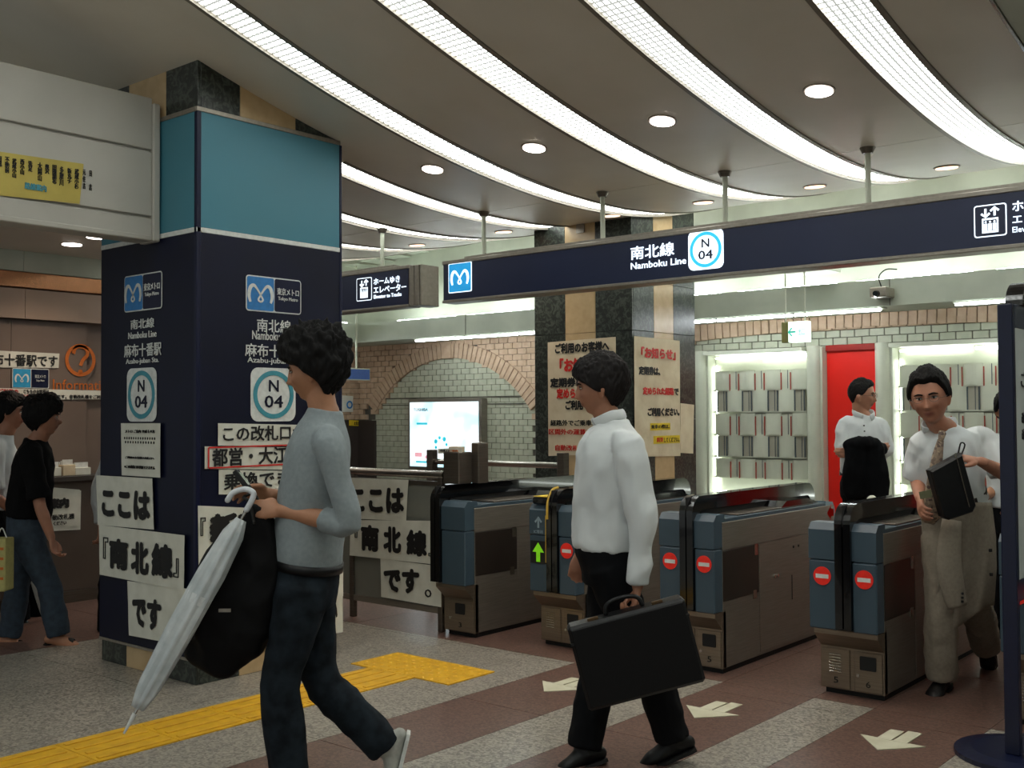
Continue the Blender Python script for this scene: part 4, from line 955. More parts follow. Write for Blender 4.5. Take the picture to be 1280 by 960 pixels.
paper(BY, [(685, 428), (770, 421), (771, 567), (686, 570)], 'large aged notice of black and red lines on the stone pillar\'s left face',
      [('ご利用のお客様へ', 695, 430, 762, 442), ('「お知らせ」', 701, 449, 760, 465, M_red), ('定期券は、', 689, 473, 735, 484), ('定められた経路で', 697, 486, 762, 498, M_red), ('ご利用ください。', 708, 501, 765, 512), ('経路外でご乗車の際は', 689, 525, 763, 532, M_black, .03), ('区間外の運賃を精算', 687, 536, 757, 543, M_red, .03), ('自動改札機をご利用', 695, 556, 762, 563, M_red, .03)], GB, M_paper2)
e = paper(BX, [(792, 420), (849, 426), (850, 570), (793, 571)], 'large aged notice with yellow marked lines on the stone pillar\'s right face',
      [('「お知らせ」', 801, 434, 843, 447, M_red), ('定期券は、', 798, 458, 824, 468), ('定められた経路', 803, 484, 841, 493, M_red), ('で', 842, 486, 847, 494), ('ご利用ください。', 809, 510, 848, 520), ('乗車の際は、', 813, 531, 836, 536, M_black, .03), ('精算', 820, 547, 828, 553, M_red, .03), ('してください。', 829, 547, 848, 553, M_black, .03)], GB, M_paper2)
for b in ((812, 529, 837, 538), (816, 545, 849, 555)):
    q = bxp(BX, b); slab(BX, [(q[0], q[2]), (q[1], q[2]), (q[1], q[3]), (q[0], q[3])], M_yel, e, 'yellow_highlight', .0062, .001)
paper(BX, [(850, 504), (867, 506), (866, 567), (850, 566)], 'small plain paper at the right edge of the stone pillar', [], GB, M_paper2, off=.003)
e = empty('wall_speaker', fpt(BY, 726, 286), 'small square grille high on the beige stone of the back pillar', 'speaker')
q = bxp(BY, (721, 281, 731, 292)); rrect(BY, *q, M_alu, e, 'grille', .01, 0, .01)
# ================================================================ SIGN STAND AT THE RIGHT
ss = empty('sign_stand', (-1.29, 5.1, 0), 'tall dark blue sign stand at the right edge of the picture', 'sign stand')
M_stand = mat('stand_blue', '0d1430', .3)
MB().box(-1.345, -1.285, 4.76, 4.80, .03, 1.90, b=.004).build('post', M_stand, ss); MB().box(-1.345, -1.262, 5.10, 5.16, .03, 1.90, b=.004).build('post', M_stand, ss)
MB().box(-1.335, -1.283, 4.80, 5.10, 1.80, 1.90, b=.003).build('header', mat('stand_grey', '3a3f4c', .3), ss)
MB().box(-1.325, -1.286, 4.80, 5.10, .75, 1.80).build('board', mat('stand_board', 'b9c0bd', .35, nscale=2), ss)
MB().box(-1.325, -1.286, 4.80, 5.10, .66, .75).build('lower_bar', M_stand, ss)
BF = ('x', -1.286)
for z in (1.55, 1.40, 1.33): text('ご案内' if z > 1.5 else '改札口をご利用', BF, 4.87, 5.1, z, z+(.07 if z > 1.5 else .045), M_black, ss, bold=.02)
o = MB().tube([(-1.30, 4.86, .0), (-1.30, 4.86, .02), (-1.30, 4.86, .03)], [.27, .27, .20], n=36); o.build('base_disc', M_stand, ss)
MB().tube([(-1.30, 5.02, .0), (-1.30, 5.02, .018), (-1.30, 5.02, .025)], [.16, .16, .12], n=32).build('base_disc', M_stand, ss)
v = []; n = 16; pts = [(4.86, 1.90)]+[(5.00-.14*math.cos(t), 1.90+.11*math.sin(t)) for t in np.linspace(0, math.pi, n)]
MB().prism(pts, 0, -1.34, -1.27).build('rounded_top', M_blk, ss)
# ================================================================ PEOPLE
M_skin = mat('skin', 'b98465', .55, nscale=20, c2='ae785a'); M_hair = mat('black_hair', '080707', .7, nscale=60, c2='100e0d', spec=.2)
def skin_mat(name, c, lip):
    if name in MATS: return MATS[name]
    m = mat(name, c, .5, nscale=18); nt = m.node_tree; b = nt.nodes['Principled BSDF']
    src = b.inputs['Base Color'].links[0].from_socket; at_ = nt.nodes.new('ShaderNodeAttribute'); at_.attribute_name = 'lip'
    mx = nt.nodes.new('ShaderNodeMix'); mx.data_type = 'RGBA'; nt.links.new(at_.outputs['Fac'], mx.inputs['Factor'])
    nt.links.new(src, mx.inputs[6]); mx.inputs[7].default_value = lin(lip); nt.links.new(mx.outputs[2], b.inputs['Base Color']); return m
def remesh(mb, name, m, parent, voxel, smooth=2, dec=None, post=None, thr=0):
    me = mb.mesh('tmp', m); o = bpy.data.objects.new('tmp', me); col.objects.link(o)
    r = o.modifiers.new('r', 'REMESH'); r.mode = 'VOXEL'; r.voxel_size = voxel
    if smooth: s = o.modifiers.new('s', 'SMOOTH'); s.iterations = smooth; s.factor = .5
    if dec: d = o.modifiers.new('d', 'DECIMATE'); d.ratio = dec
    dg = bpy.context.evaluated_depsgraph_get(); dg.update(); out = bpy.data.meshes.new_from_object(o.evaluated_get(dg))
    bpy.data.objects.remove(o); bpy.data.meshes.remove(me); out.name = name
    if not out.materials: out.materials.append(m)
    if post: post(out)
    out.polygons.foreach_set('use_smooth', [True]*len(out.polygons)); return link(name, out, parent)
def wrinkle(amp, fx, fz=None, seed=0, drop=0):
    def f(me):
        fz_ = fz or fx
        n = len(me.vertices); co = np.empty(n*3); me.vertices.foreach_get('co', co); co = co.reshape(-1, 3); nr = np.empty(n*3); me.vertices.foreach_get('normal', nr); nr = nr.reshape(-1, 3)
        for i in range(n):
            p = co[i]; h = noise.noise(Vector((p[0]*fx+seed, p[1]*fx, p[2]*fz_))); h2 = noise.noise(Vector((p[0]*fx*2.3, p[1]*fx*2.3+seed, p[2]*fz_*2.3)))
            co[i] += nr[i]*amp*(-abs(h)*1.5+.5+.35*h2)
        me.vertices.foreach_set('co', co.ravel()); me.update()
    return f
def ico(n=5):
    import bmesh
    bm = bmesh.new(); bmesh.ops.create_icosphere(bm, subdivisions=n, radius=1); v = np.array([q.co[:] for q in bm.verts]); f = [tuple(x.index for x in q.verts) for q in bm.faces]; bm.free(); return v, f
ICO, ICOF = ico(6)
def sst(x, a, b):
    t = np.clip((x-a)/(b-a), 0, 1); return t*t*(3-2*t)
def head_local(D, age=0):
    x, y, z = D[:, 0]*.074, D[:, 1]*.094, D[:, 2]*.117
    t = np.clip(-z/.117, 0, 1); x = x*(1-(.36-.10*age)*t**1.7); x = x*(1-.06*sst(z, .03, .1))
    y = np.where(y < 0, y*(1+.06*sst(z, -.02, .06)-.5*t**1.1), y*(1-.10*t))
    y = np.where(y > .07, .07+(y-.07)*.7, y)
    fr = sst(D[:, 1], .1, .5)
    def G(cx, cz, sx, sz): return np.exp(-((x-cx)/sx)**2-((z-cz)/sz)**2)*fr
    dy = np.zeros_like(x)
    for s in (-1, 1):
        dy -= .011*G(s*.030, .004, .018, .012); dy += .005*G(s*.030, .024, .022, .008); dy += .006*G(s*.042, -.028, .018, .018); dy += .007*G(s*.010, -.036, .007, .008)
        dy -= (.003+.003*age)*G(s*.032, -.058, .007, .02)
    nz = np.clip((.012-z)/.048, 0, 1)*(z > -.046)
    dy += (.006+.019*nz**1.2)*np.exp(-(x/(.0075+.004*nz))**2)*sst(z, -.050, -.036)*(1-sst(z, .012, .03))*fr
    dy += .007*G(0, -.058, .02, .005)+.0075*G(0, -.070, .017, .005)-.005*G(0, -.0635, .024, .0022)-.003*G(0, -.081, .02, .005)
    dy += .010*G(0, -.100, .02, .013)
    return np.stack([x, y+dy, z], 1)
def hair_local(D, style):
    P = head_local(D); az = np.degrees(np.arctan2(np.abs(D[:, 0]), D[:, 1]))     # 0 front, 180 back
    hl = np.interp(az, [0, 25, 50, 68, 78, 100, 130, 180], style['line']); z = P[:, 2]
    m = sst(z-hl, -.006, .008)
    th = style['th']*(.45+.55*sst(z, -.06, .06))+style.get('top', 0)*sst(z, .02, .1)+style.get('back', 0)*sst(-P[:, 1], 0, .08)
    sc_ = style.get('ns', 28); N = np.array([noise.noise(Vector((p[0]*sc_, p[1]*sc_, p[2]*sc_*.6+style.get('seed', 0)))) for p in D*.1])
    N2 = np.array([noise.noise(Vector((p[0]*160, p[1]*160, p[2]*70))) for p in D*.1])
    h = th*(1+style.get('rough', .35)*N*1.6+.2*N2)
    c = np.array([0, -.005, .0]); R = P-c; L = np.linalg.norm(R, axis=1, keepdims=True)
    return c+R/L*(L+(m*h-(1-m)*.012)[:, None])
def frame(fwd, up=(0, 0, 1)):
    f = unit(fwd); u = np.asarray(up, float); x = unit(np.cross(f, u)); u = np.cross(x, f); return x, f, u    # x = the person's right
def hand(mb, wr, d, n, thumb, curl=.5, k=1.0, spread=.0, tc=.5):
    """wr wrist, d towards the knuckles, n palm normal, thumb: +1/-1 side along cross(d,n)"""
    d = unit(d); n = unit(np.asarray(n, float)-d*np.dot(n, d)); s = np.cross(d, n)*thumb
    mb.tube([wr-d*.02, wr+d*.01, wr+d*.035*k, wr+d*.065*k, wr+d*.088*k], [(.026, .019), (.027, .018), (.034, .016), (.040, .015), (.038, .012)], side=s, n=12, sub=2, cap='round')
    for i, (off, ln) in enumerate(((.030, .92), (.010, 1.0), (-.011, .94), (-.030, .76))):
        b = wr+d*(.080-.004*abs(i-1))*k+s*off*k; a = curl*(.35+.05*i); p = [b-d*.02, b]; dd = d
        for j, L in enumerate((.043, .027, .021)):
            a_ = a if j == 0 else curl*(.95 if j == 1 else .6); dd = unit(dd*math.cos(a_)+n*math.sin(a_)+s*spread*(1.5-i)*.06); nn = unit(n*math.cos(a_)-d*0) ; p.append(p[-1]+dd*L*ln*k)
            n_ = n; n2 = unit(n-dd*np.dot(n, dd)); n = n2
        n = unit(n_) if False else n
        mb.tube(p, [.0095*k, .0098*k, .0085*k, .0078*k, .0068*k], n=8, sub=2, cap='round')
        n = unit(np.cross(s*thumb, d)); n = n if np.dot(n, n_) >= -2 else n
    b = wr+d*.028*k+s*.026*k
    n = unit(np.cross(s*thumb, d))
    p = [b-s*.012, b+s*.014+d*.014+n*.006, b+s*.022*(1-tc*.3)+d*.042+n*(.010+.02*tc), b+s*.014*(1-tc)+d*.066+n*(.014+.03*tc)]
    mb.tube(p, [.013*k, .0125*k, .0105*k, .008*k], n=8, sub=3, cap='round')
def person(lab, J, fwd, hfwd, skin='c08d6c', lip='8a4a3e', hstyle=None, hup=(0, 0, 1), hs=1.0, voxel=.0065, shirt=None, trousers=None, shoes=None, hands=(), belt=None, collar=None, group=None, age=0, chest=(.165, .118), waist=(.150, .105), extra_skin=None, sleeve=('long', .048, .036), brows=True, thigh=.088, hem=.062, shirt_hem=None, name='person', build_=1.0, eyes=True, feet_up=None, haircol=None, dec=.45):
    J = {k: np.asarray(v, float) for k, v in J.items()}; e = empty(name, (*J['hip'][:2], min(J['toe_l'][2], J['toe_r'][2], J['ank_l'][2], J['ank_r'][2])-.02), lab, 'person', group)
    sx, sf, _ = frame(fwd)                      # sx: the person's right side
    sh = unit(J['sh_r']-J['sh_l']); hp = unit(J['hip_r']-J['hip_l'])
    hip, neck = J['hip'], J['neck']; hx, hf, hu = frame(hfwd, hup); hc = J['head']
    B = MB()
    V = head_local(ICO[:], age)*hs; B.add(list(hc+V[:, :1]*hx+V[:, 1:2]*hf+V[:, 2:3]*hu), ICOF)
    for s in (-1, 1):
        c = hc+hx*s*.073*hs-hf*.008*hs-hu*.012*hs
        B.tube([c+hu*.028*hs-hf*.004, c+hu*.016*hs+hx*s*.007, c+hx*s*.009, c-hu*.018*hs+hx*s*.004, c-hu*.03*hs+hf*.004], [(.010, .006), (.015, .008), (.015, .008), (.010, .007), (.006, .005)], side=hf, n=8, sub=2, cap='round')
    B.tube([hc-hu*.045*hs-hf*.022*hs, hc-hu*.095*hs-hf*.018*hs, neck*.6+(hc-hu*.11*hs-hf*.015)*.4, neck, neck+(hip-neck)*.08], [(.054, .056), (.053, .055), (.053, .055), (.062, .058), (.085, .06)], side=sh, n=20, sub=3, cap='round')
    sp = lambda t: neck*(1-t)+hip*t+J.get('bow', np.zeros(3))*4*t*(1-t)
    B.tube([sp(0), sp(.12), sp(.35), sp(.7), sp(1.0)], [(.06, .05), (.13, .075), (.13, .085), (.115, .08), (.13, .085)], side=sh, n=18, sub=2, cap='round')
    for q in ('l', 'r'):
        B.tube([sp(.10)*.5+J['sh_'+q]*.5, J['sh_'+q], J['el_'+q], J['wr_'+q]], [.04, .047, .036, (.026, .021)], n=12, sub=1, cap='round')
        m1 = J['sh_'+q]*.5+J['el_'+q]*.5; m2 = J['el_'+q]*.65+J['wr_'+q]*.35
        B.tube([J['sh_'+q], m1, J['el_'+q], m2, J['wr_'+q]], [.044, .042, .036, .037, .025], n=14, sub=3, cap='round')
        B.tube([J['hip_'+q], J['kn_'+q], J['ank_'+q]], [.07, .045, .032], n=10, sub=2, cap='round')
    for h in hands: hand(B, *h)
    if extra_skin: extra_skin(B)
    def lips(me):
        n = len(me.vertices); co = np.empty(n*3); me.vertices.foreach_get('co', co); co = co.reshape(-1, 3)-hc
        x, y, z = co@hx/hs, co@hf/hs, co@hu/hs
        a = np.exp(-(x/.021)**4-((z+.064)/.0095)**4)*(y > .06)*.8+.25*np.exp(-((np.abs(x)-.04)/.02)**2-((z+.03)/.02)**2)*(y > .04)
        a += .9*np.exp(-(x/.02)**4-((z+.0635)/.002)**2)*(y > .06)*.4
        at_ = me.attributes.new('lip', 'FLOAT', 'POINT'); at_.data.foreach_set('value', a.astype(np.float32))
    remesh(B, 'body', skin_mat('skin_'+skin, skin, lip), e, voxel, 1, dec, lips)
    if eyes:
        mw, mi = mat('eye_white', 'c9c4ba', .3), mat('eye_dark', '120d0b', .2)
        for s in (-1, 1):
            c = hc+(hx*s*.030+hf*.0765+hu*.004)*hs
            o = MB().tube([c-hx*.013*hs-hf*.003, c-hx*.007*hs, c, c+hx*.007*hs, c+hx*.013*hs-hf*.003], [(.001, .001), (.0034, .004), (.0042, .005), (.0034, .004), (.001, .001)], side=hu, n=8, sub=2).build('eye', mw, e, smooth=True)
            MB().tube([c+hf*.003, c+hf*.0058], [.0048*hs, .0035*hs], n=12).build('iris', mi, o)
            MB().tube([c-hx*.014*hs+hu*.003, c+hu*.0065+hf*.005, c+hx*.014*hs+hu*.003], [.0012, .0024, .0012], n=6, sub=4).build('eyelid', mi, o)
    if brows:
        for s in (-1, 1):
            c = hc+(hx*s*.031+hf*.085+hu*.0215)*hs
            MB().tube([c-hx*s*.018*hs+hf*.002-hu*.002, c+hu*.003+hf*.001, c+hx*s*.018*hs-hf*.009-hu*.002], [(.0035, .002), (.0042, .003), (.002, .002)], side=hu, n=8, sub=4, cap='round').build('eyebrow', M_hair, e, smooth=True)
    if hstyle:
        V = hair_local(ICO, hstyle)*hs; MB().add(list(hc+V[:, :1]*hx+V[:, 1:2]*hf+V[:, 2:3]*hu), ICOF).build('hair', haircol or M_hair, e, smooth=True)
    # trousers
    if trousers:
        T = MB(); c = hip
        dn = unit(hip-neck)*.0+np.array([0, 0, -1.])
        T.tube([c+(neck-hip)*max(.20, (shirt_hem or 0)+.05), c+(neck-hip)*.08, c-UP*.02, c-UP*.09], [(waist[0], waist[1]), (waist[0]+.012, waist[1]+.006), (.172*build_, .122*build_), (.165*build_, .110*build_)], side=hp, n=24, sub=3, cap='flat')
        for q in ('l', 'r'):
            a, k, n_ = J['hip_'+q], J['kn_'+q], J['ank_'+q]; m1 = a*.5+k*.5; m2 = k*.6+n_*.4
            T.tube([a+UP*.02, a*.75+k*.25, m1, k, m2, n_+(n_-k)*.03], [thigh*1.04, thigh*1.0, thigh*.88, thigh*.76, hem*1.08, hem], n=18, sub=3, cap='flat')
        remesh(T, 'trousers', trousers, e, .0085, 3, .6, wrinkle(.009, 13, 9, seed=hip[0]*7))
    if shirt:
        S = MB(); cw, cb = chest; ww, wb_ = waist; low = hip+(neck-hip)*(shirt_hem if shirt_hem is not None else .16)
        n_ = neck
        S.tube([low, sp(.80), sp(.6), sp(.4), sp(.22), sp(.10), sp(.02), sp(-.03)], [(ww+.012, wb_+.012), (ww+.018, wb_+.016), (ww+.014, wb_+.014), (cw+.005, cb), (cw+.005, cb*.95), (cw*.86, cb*.78), (.085, .075), (.066, .064)], side=sh, n=28, sub=3, cap='flat')
        for q in ('l', 'r'):
            s0, k, w_ = J['sh_'+q], J['el_'+q], J['wr_'+q]; ins = sp(.10)*.45+s0*.55
            if sleeve[0] == 'long': P, R = [ins, s0, s0*.5+k*.5, k, k*.5+w_*.5, w_*.97+k*.03], [.055, .064, sleeve[1]+.010, sleeve[1]+.004, sleeve[2]+.008, sleeve[2]]
            elif sleeve[0] == 'three': P, R = [ins, s0, s0*.5+k*.5, k, k*.62+w_*.38], [.052, .058, sleeve[1]+.004, sleeve[1], sleeve[2]+.004]
            else: P, R = [ins, s0, s0*.55+k*.45, s0*.12+k*.88], [.058, .066, sleeve[1]+.016, sleeve[1]+.024]
            S.tube(P, R, n=16, sub=3, cap='flat')
        remesh(S, 'shirt', shirt, e, .0085, 3, .7, wrinkle(.014 if sleeve[0] != 'three' else .006, 9, 6, seed=neck[0]*5))
    if belt:
        c = hip+(neck-hip)*((shirt_hem if shirt_hem is not None else .16)+.01); a_ = unit(neck-hip)
        MB().tube([c-a_*.017, c+a_*.017], [(waist[0]+.02, waist[1]+.018)]*2, side=sh, n=32).build('belt', belt, e, smooth=True)
    if collar:
        nt_ = neck+(hc-neck)*.15+(sf*.012 if age else 0); ck = 1.28 if age else 1.0; a_ = unit(hc-neck)
        for s in (-1, 1):
            p0 = nt_-sf*.066+a_*.020; p1 = nt_+sh*s*.072*ck+a_*.010; p2 = nt_+sf*.078*ck+sh*s*.030*ck-a_*.030*ck
            MB().tube([p0, (p0+p1)/2+sh*s*.018-sf*.006, p1, (p1+p2)/2+sh*s*.012+sf*.006, p2], [(.022, .006), (.022, .006), (.022, .006), (.024, .006), (.028, .005)], side=a_, n=8, sub=4, cap='round').build('collar', shirt, e, smooth=True)
    for q in ('l', 'r'):
        an, to = J['ank_'+q], J['toe_'+q]
        if shoes is None: continue
        ms, kind = shoes[:2]; d = unit(to-an); up = unit(an-to) if abs(d[2]) > .98 else unit(UP-d*np.dot(UP, d))
        leg = unit(J['kn_'+q]-an); up = unit(leg-d*np.dot(leg, d)); L = np.linalg.norm(to-an); sd_ = np.cross(d, up)
        heel = an-d*.055-up*.045; base = heel
        pts = [base, base+d*.03, base+d*(.35*L+.03), base+d*(.70*L+.04), base+d*(L+.03), base+d*(L+.075)]
        S = MB(); hts = [.030, .045, .042, .030, .026, .014]; wd = [.028, .036, .036, .045, .044, .022]
        S.tube([p+up*(h-.035+.0) for p, h in zip(pts, hts)], [(w_, h) for w_, h in zip(wd, hts)], side=sd_, n=18, sub=3, cap='round')
        if kind != 'sandal': S.tube([an+up*.02, an-up*.02, an-up*.045], [(.042, .045)]*3, side=sd_, n=14, cap='flat')
        def flat(me, base=base, up=up):
            n = len(me.vertices); co = np.empty(n*3); me.vertices.foreach_get('co', co); co = co.reshape(-1, 3); h = (co-base)@up; dz = np.maximum(0, -.030-h); co += dz[:, None]*up; me.vertices.foreach_set('co', co.ravel()); me.update()
        o = remesh(S, 'shoe' if kind != 'sandal' else 'foot', ms, e, .007, 2, .7, flat)
        sole = MB(); pr_ = [(.0, .026), (.03, .036), (.12, .038), (.20, .047), (.27, .046), (.31, .026)]; f_ = (L+.09)/.31
        v = [base+d*(a*f_-.018)+sd_*s*w_-up*h for h in (.030, .044) for s, seq in ((1, pr_), (-1, pr_[::-1])) for a, w_ in seq]; n = len(pr_)*2
        sole.add(v, [tuple(range(n)), tuple(range(n, 2*n))[::-1]]+[(i, (i+1) % n, n+(i+1) % n, n+i) for i in range(n)]); sole.build('sole', M_rubber if kind != 'sneaker' else M_white, o)
        if kind == 'sandal': MB().tube([an+d*.09+sd_*.046-up*.07, an+d*.085-up*.015, an+d*.09-sd_*.046-up*.07], [(.022, .004)]*3, side=d, n=8, sub=4).build('strap', M_rubber, o)
    return e, dict(hx=hx, hf=hf, hu=hu, hc=hc, sh=sh, sf=sf, hp=hp)
def glasses(e, I, hs=1.0, m=None):
    m = m or mat('wire_rim', '6a625a', .3, .7); hc, hx, hf, hu = I['hc'], I['hx'], I['hf'], I['hu']
    o = MB()
    for s in (-1, 1):
        c = hc+(hx*s*.033+hf*.096+hu*.002)*hs
        o.tube([c+hx*.023*math.cos(t)+hu*.016*math.sin(t) for t in np.linspace(0, 2*math.pi, 17)], [.0012]*17, n=6)
        o.tube([c+hx*s*.023, c+hx*s*.044-hf*.012, hc+hx*s*.080*hs-hf*.0+hu*.004], [.0012]*3, n=6)
    o.tube([hc+(hx*-.010+hf*.098+hu*.004)*hs, hc+(hx*.010+hf*.098+hu*.004)*hs], [.0012]*2, n=6)
    o.build('glasses', m, e, smooth=True)
# hairlines (heights on the head at 0 front .. 180 back degrees)
SHORT = dict(line=[.074, .070, .056, .020, .004, .0, -.050, -.072], th=.013, top=.008, rough=.3)
MID = dict(line=[.050, .048, .040, .006, -.010, -.030, -.065, -.085], th=.022, top=.014, back=.010, rough=.3, ns=22)
AFRO = dict(line=[.036, .036, .030, .016, -.004, -.035, -.080, -.105], th=.040, top=.030, back=.020, rough=.22, ns=65)
M_tee = mat('grey_knit', '8b9496', .85, nscale=60, c2='838c8f', bump=.1); M_denim = mat('dark_denim', '13181d', .85, nscale=16, c2='222a31', spec=.15); M_denimb = mat('blue_denim', '26323e', .8, nscale=30, c2='303e4c')
M_shirtw = mat('white_shirt', 'd8dcdc', .8, nscale=5, c2='cfd4d5'); M_trb = mat('black_trousers', '0c0d10', .85, nscale=20, spec=.15); M_leather = mat('black_leather', '08080a', .42, nscale=50, c2='0d0d0f', bump=.1, spec=.35); M_blktee = mat('black_tee', '0b0b0d', .9, nscale=30, spec=.15)
M_beige = mat('beige_wool', '8f8576', .85, nscale=60, c2='857b6c', bump=.1); M_sneak = mat('pale_shoe', 'b3b3ab', .6)
# ---- young man in grey, walking left
d = 4.12
A = lambda x, y, o=0: at(x, y, d+o)
J = dict(head=A(391, 464), neck=A(406, 518), sh_l=A(412, 556, -.17), sh_r=A(402, 556, .17), el_l=A(436, 655, -.20), wr_l=A(352, 639, -.10), el_r=A(405, 640, .20), wr_r=A(340, 618, .06),
         hip=A(382, 728), hip_l=A(378, 738, -.085), hip_r=A(384, 738, .085), kn_l=A(350, 858, -.085), ank_l=A(362, 976, -.06), toe_l=A(322, 990, -.06), kn_r=A(402, 852, .09), ank_r=A(480, 932, .11), toe_r=A(470, 972, .11))
J['bow'] = RT*-.01
L = -RT
e, I = person('young man with bushy black hair, grey top and dark jeans, walking left with an umbrella', J, L, unit(L*1.0-UP*.12), 'b07c5c', '84503e', AFRO, voxel=.006, shirt=M_tee, trousers=M_denim, shoes=(M_sneak, 'sneaker'),
              hands=[(J['wr_l'], unit(L+UP*.10+FW*.1), unit(FW*.9-UP*.5), -1, .75, 1.0, 0, .5), (J['wr_r'], unit(L+UP*.15-FW*.1), unit(-FW*.8-UP*.6), 1, .6, 1.0, 0, .4)],
              sleeve=('three', .046, .040), chest=(.160, .128), waist=(.140, .118), belt=M_leather, thigh=.094, hem=.070, shirt_hem=.10)
# phone between his hands
c = A(303, 600, -.02)
t = empty('mobile_phone', c, 'small dark phone held in the young man\'s hands', 'phone')
x_, f_, u_ = unit(L*.6+UP*.8), FW, unit(UP*.6-L*.8)
def obox(c, ax, h, name, m, par, b=0):
    mb = MB().box(-h[0], h[0], -h[1], h[1], -h[2], h[2], b=b); A_ = np.array([unit(q) for q in ax]); mb.v = [tuple(np.asarray(c)+np.asarray(v)@A_) for v in mb.v]; return mb.build(name, m, par)
obox(c, (x_, f_, u_), (.045, .022, .009), 'phone_body', M_rubber, t, .003); obox(c+u_*.0095, (x_, f_, u_), (.03, .017, .0006), 'screen', M_blk, t)
# clear umbrella, furled, hanging from his hand
ut, ub = at(310, 634, 3.98), at(163, 902, 3.80)
u = empty('clear_umbrella', ub, 'furled whitish clear umbrella slanting down from the young man\'s hand', 'umbrella')
ax_ = unit(ub-ut); Lu = np.linalg.norm(ub-ut)
M_vin = mat('clear_vinyl', 'dbe0e0', .35, alpha=.82, nscale=12, c2='bcc4c6')
m = MB(); n = 28; K = 24; V = []; f = []
s0 = unit(np.cross(ax_, FW)); s1 = np.cross(ax_, s0)
for i in range(K+1):
    t = i/K; rr = np.interp(t, [0, .08, .3, .6, .9, 1], [.018, .036, .047, .044, .036, .022])
    for k in range(n):
        a = 2*math.pi*k/n; r2 = rr*(1+.16*math.cos(8*a+t*2.5)+.05*math.sin(3*a)); V.append(ut+ax_*Lu*(.06+.88*t)+s0*r2*math.cos(a)+s1*r2*math.sin(a))
for i in range(K):
    for k in range(n): f.append((i*n+k, i*n+(k+1) % n, (i+1)*n+(k+1) % n, (i+1)*n+k))
f += [tuple(range(n))[::-1], tuple(range(K*n, (K+1)*n))]
m.add(V, f).build('canopy', M_vin, u, smooth=True)
MB().tube([ut-ax_*.02, ub+ax_*.02], [.005, .005], n=10).build('shaft', M_chrome, u)
MB().tube([ut+ax_*Lu*.42, ut+ax_*Lu*.46], [.046, .043], n=24).build('strap', mat('vinyl_strap', 'd8dcdc', .4), u)
MB().tube([ut+ax_*.01, ut-ax_*.03, ut-ax_*.06+L*.01, ut-ax_*.075+L*.05, ut-ax_*.06+L*.085, ut-ax_*.03+L*.09], [.011]*6, n=10, sub=4, cap='round').build('handle', mat('white_plastic', 'd5d9dd', .3), u, smooth=True)
MB().tube([ub-ax_*.03, ub+ax_*.045], [.009, .004], n=10).build('ferrule', M_white, u)
# black shoulder bag hanging in front of him
bc = at(284, 742, 4.02)
bg = empty('black_bag', bc-UP*.3, 'black soft bag hanging from the young man\'s hands in front of his legs', 'bag')
m = MB()
m.tube([at(322, 640, 4.05), at(314, 690, 4.05), at(298, 740, 4.05), at(282, 790, 4.05), at(262, 824, 4.05)], [(.05, .035), (.11, .05), (.155, .07), (.155, .075), (.10, .05)], side=unit(RT*.9+UP*.25), n=26, sub=4, cap='round', sq=2.8)
remesh(m, 'bag_body', mat('black_nylon', '070709', .7, nscale=30, spec=.2), bg, .01, 2, .8, wrinkle(.016, 9, 7, seed=3))
MB().tube([at(318, 655, 3.98), at(312, 628, 4.0), at(305, 622, 4.02), at(318, 618, 4.06), at(330, 640, 4.08)], [(.012, .005)]*5, side=FW, n=8, sub=4).build('strap', M_rubber, bg)
MB().tube([at(302, 662, 3.97), at(262, 690, 3.96), at(236, 760, 3.96), at(240, 800, 3.97)], [(.014, .004)]*4, side=RT, n=8, sub=5).build('strap', M_rubber, bg)
obox(at(281, 763, 3.93), (RT, FW, UP), (.022, .003, .006), 'logo_tag', M_alu, bg)
# ---- man in white shirt with briefcase, walking left
d = 4.55
J = dict(head=A(748, 485), neck=A(766, 529), sh_l=A(786, 560, -.18), sh_r=A(768, 558, .18), el_l=A(803, 652, -.22), wr_l=A(797, 732, -.22), el_r=A(752, 640, .22), wr_r=A(726, 690, .22),
         hip=A(762, 700), hip_l=A(760, 712, -.085), hip_r=A(764, 712, .085), kn_r=A(748, 838, .0), ank_r=A(730, 932, -.08), toe_r=A(692, 946, -.10), kn_l=A(812, 830, -.085), ank_l=A(840, 920, -.08), toe_l=A(800, 936, -.08))
HB = dict(line=[.040, .036, .022, .0, -.012, -.030, -.070, -.092], th=.024, top=.014, back=.016, rough=.25, ns=22)
e, I = person('man in a loose white shirt and black trousers walking left with a black briefcase', J, L, unit(L-UP*.08), 'a8745a', '7c463a', HB, voxel=.0065, shirt=M_shirtw, trousers=M_trb, shoes=(M_leather, 'shoe'),
              hands=[(J['wr_l'], unit(-UP-RT*.15), L, 1, 1.5, 1.0, 0, .9), (J['wr_r'], unit(-UP+L*.2), FW, 1, .7)],
              sleeve=('long', .056, .044), chest=(.175, .155), waist=(.158, .142), collar=True, thigh=.092, hem=.070, shirt_hem=.09, haircol=mat('brown_hair', '120c0b', .65, spec=.25))
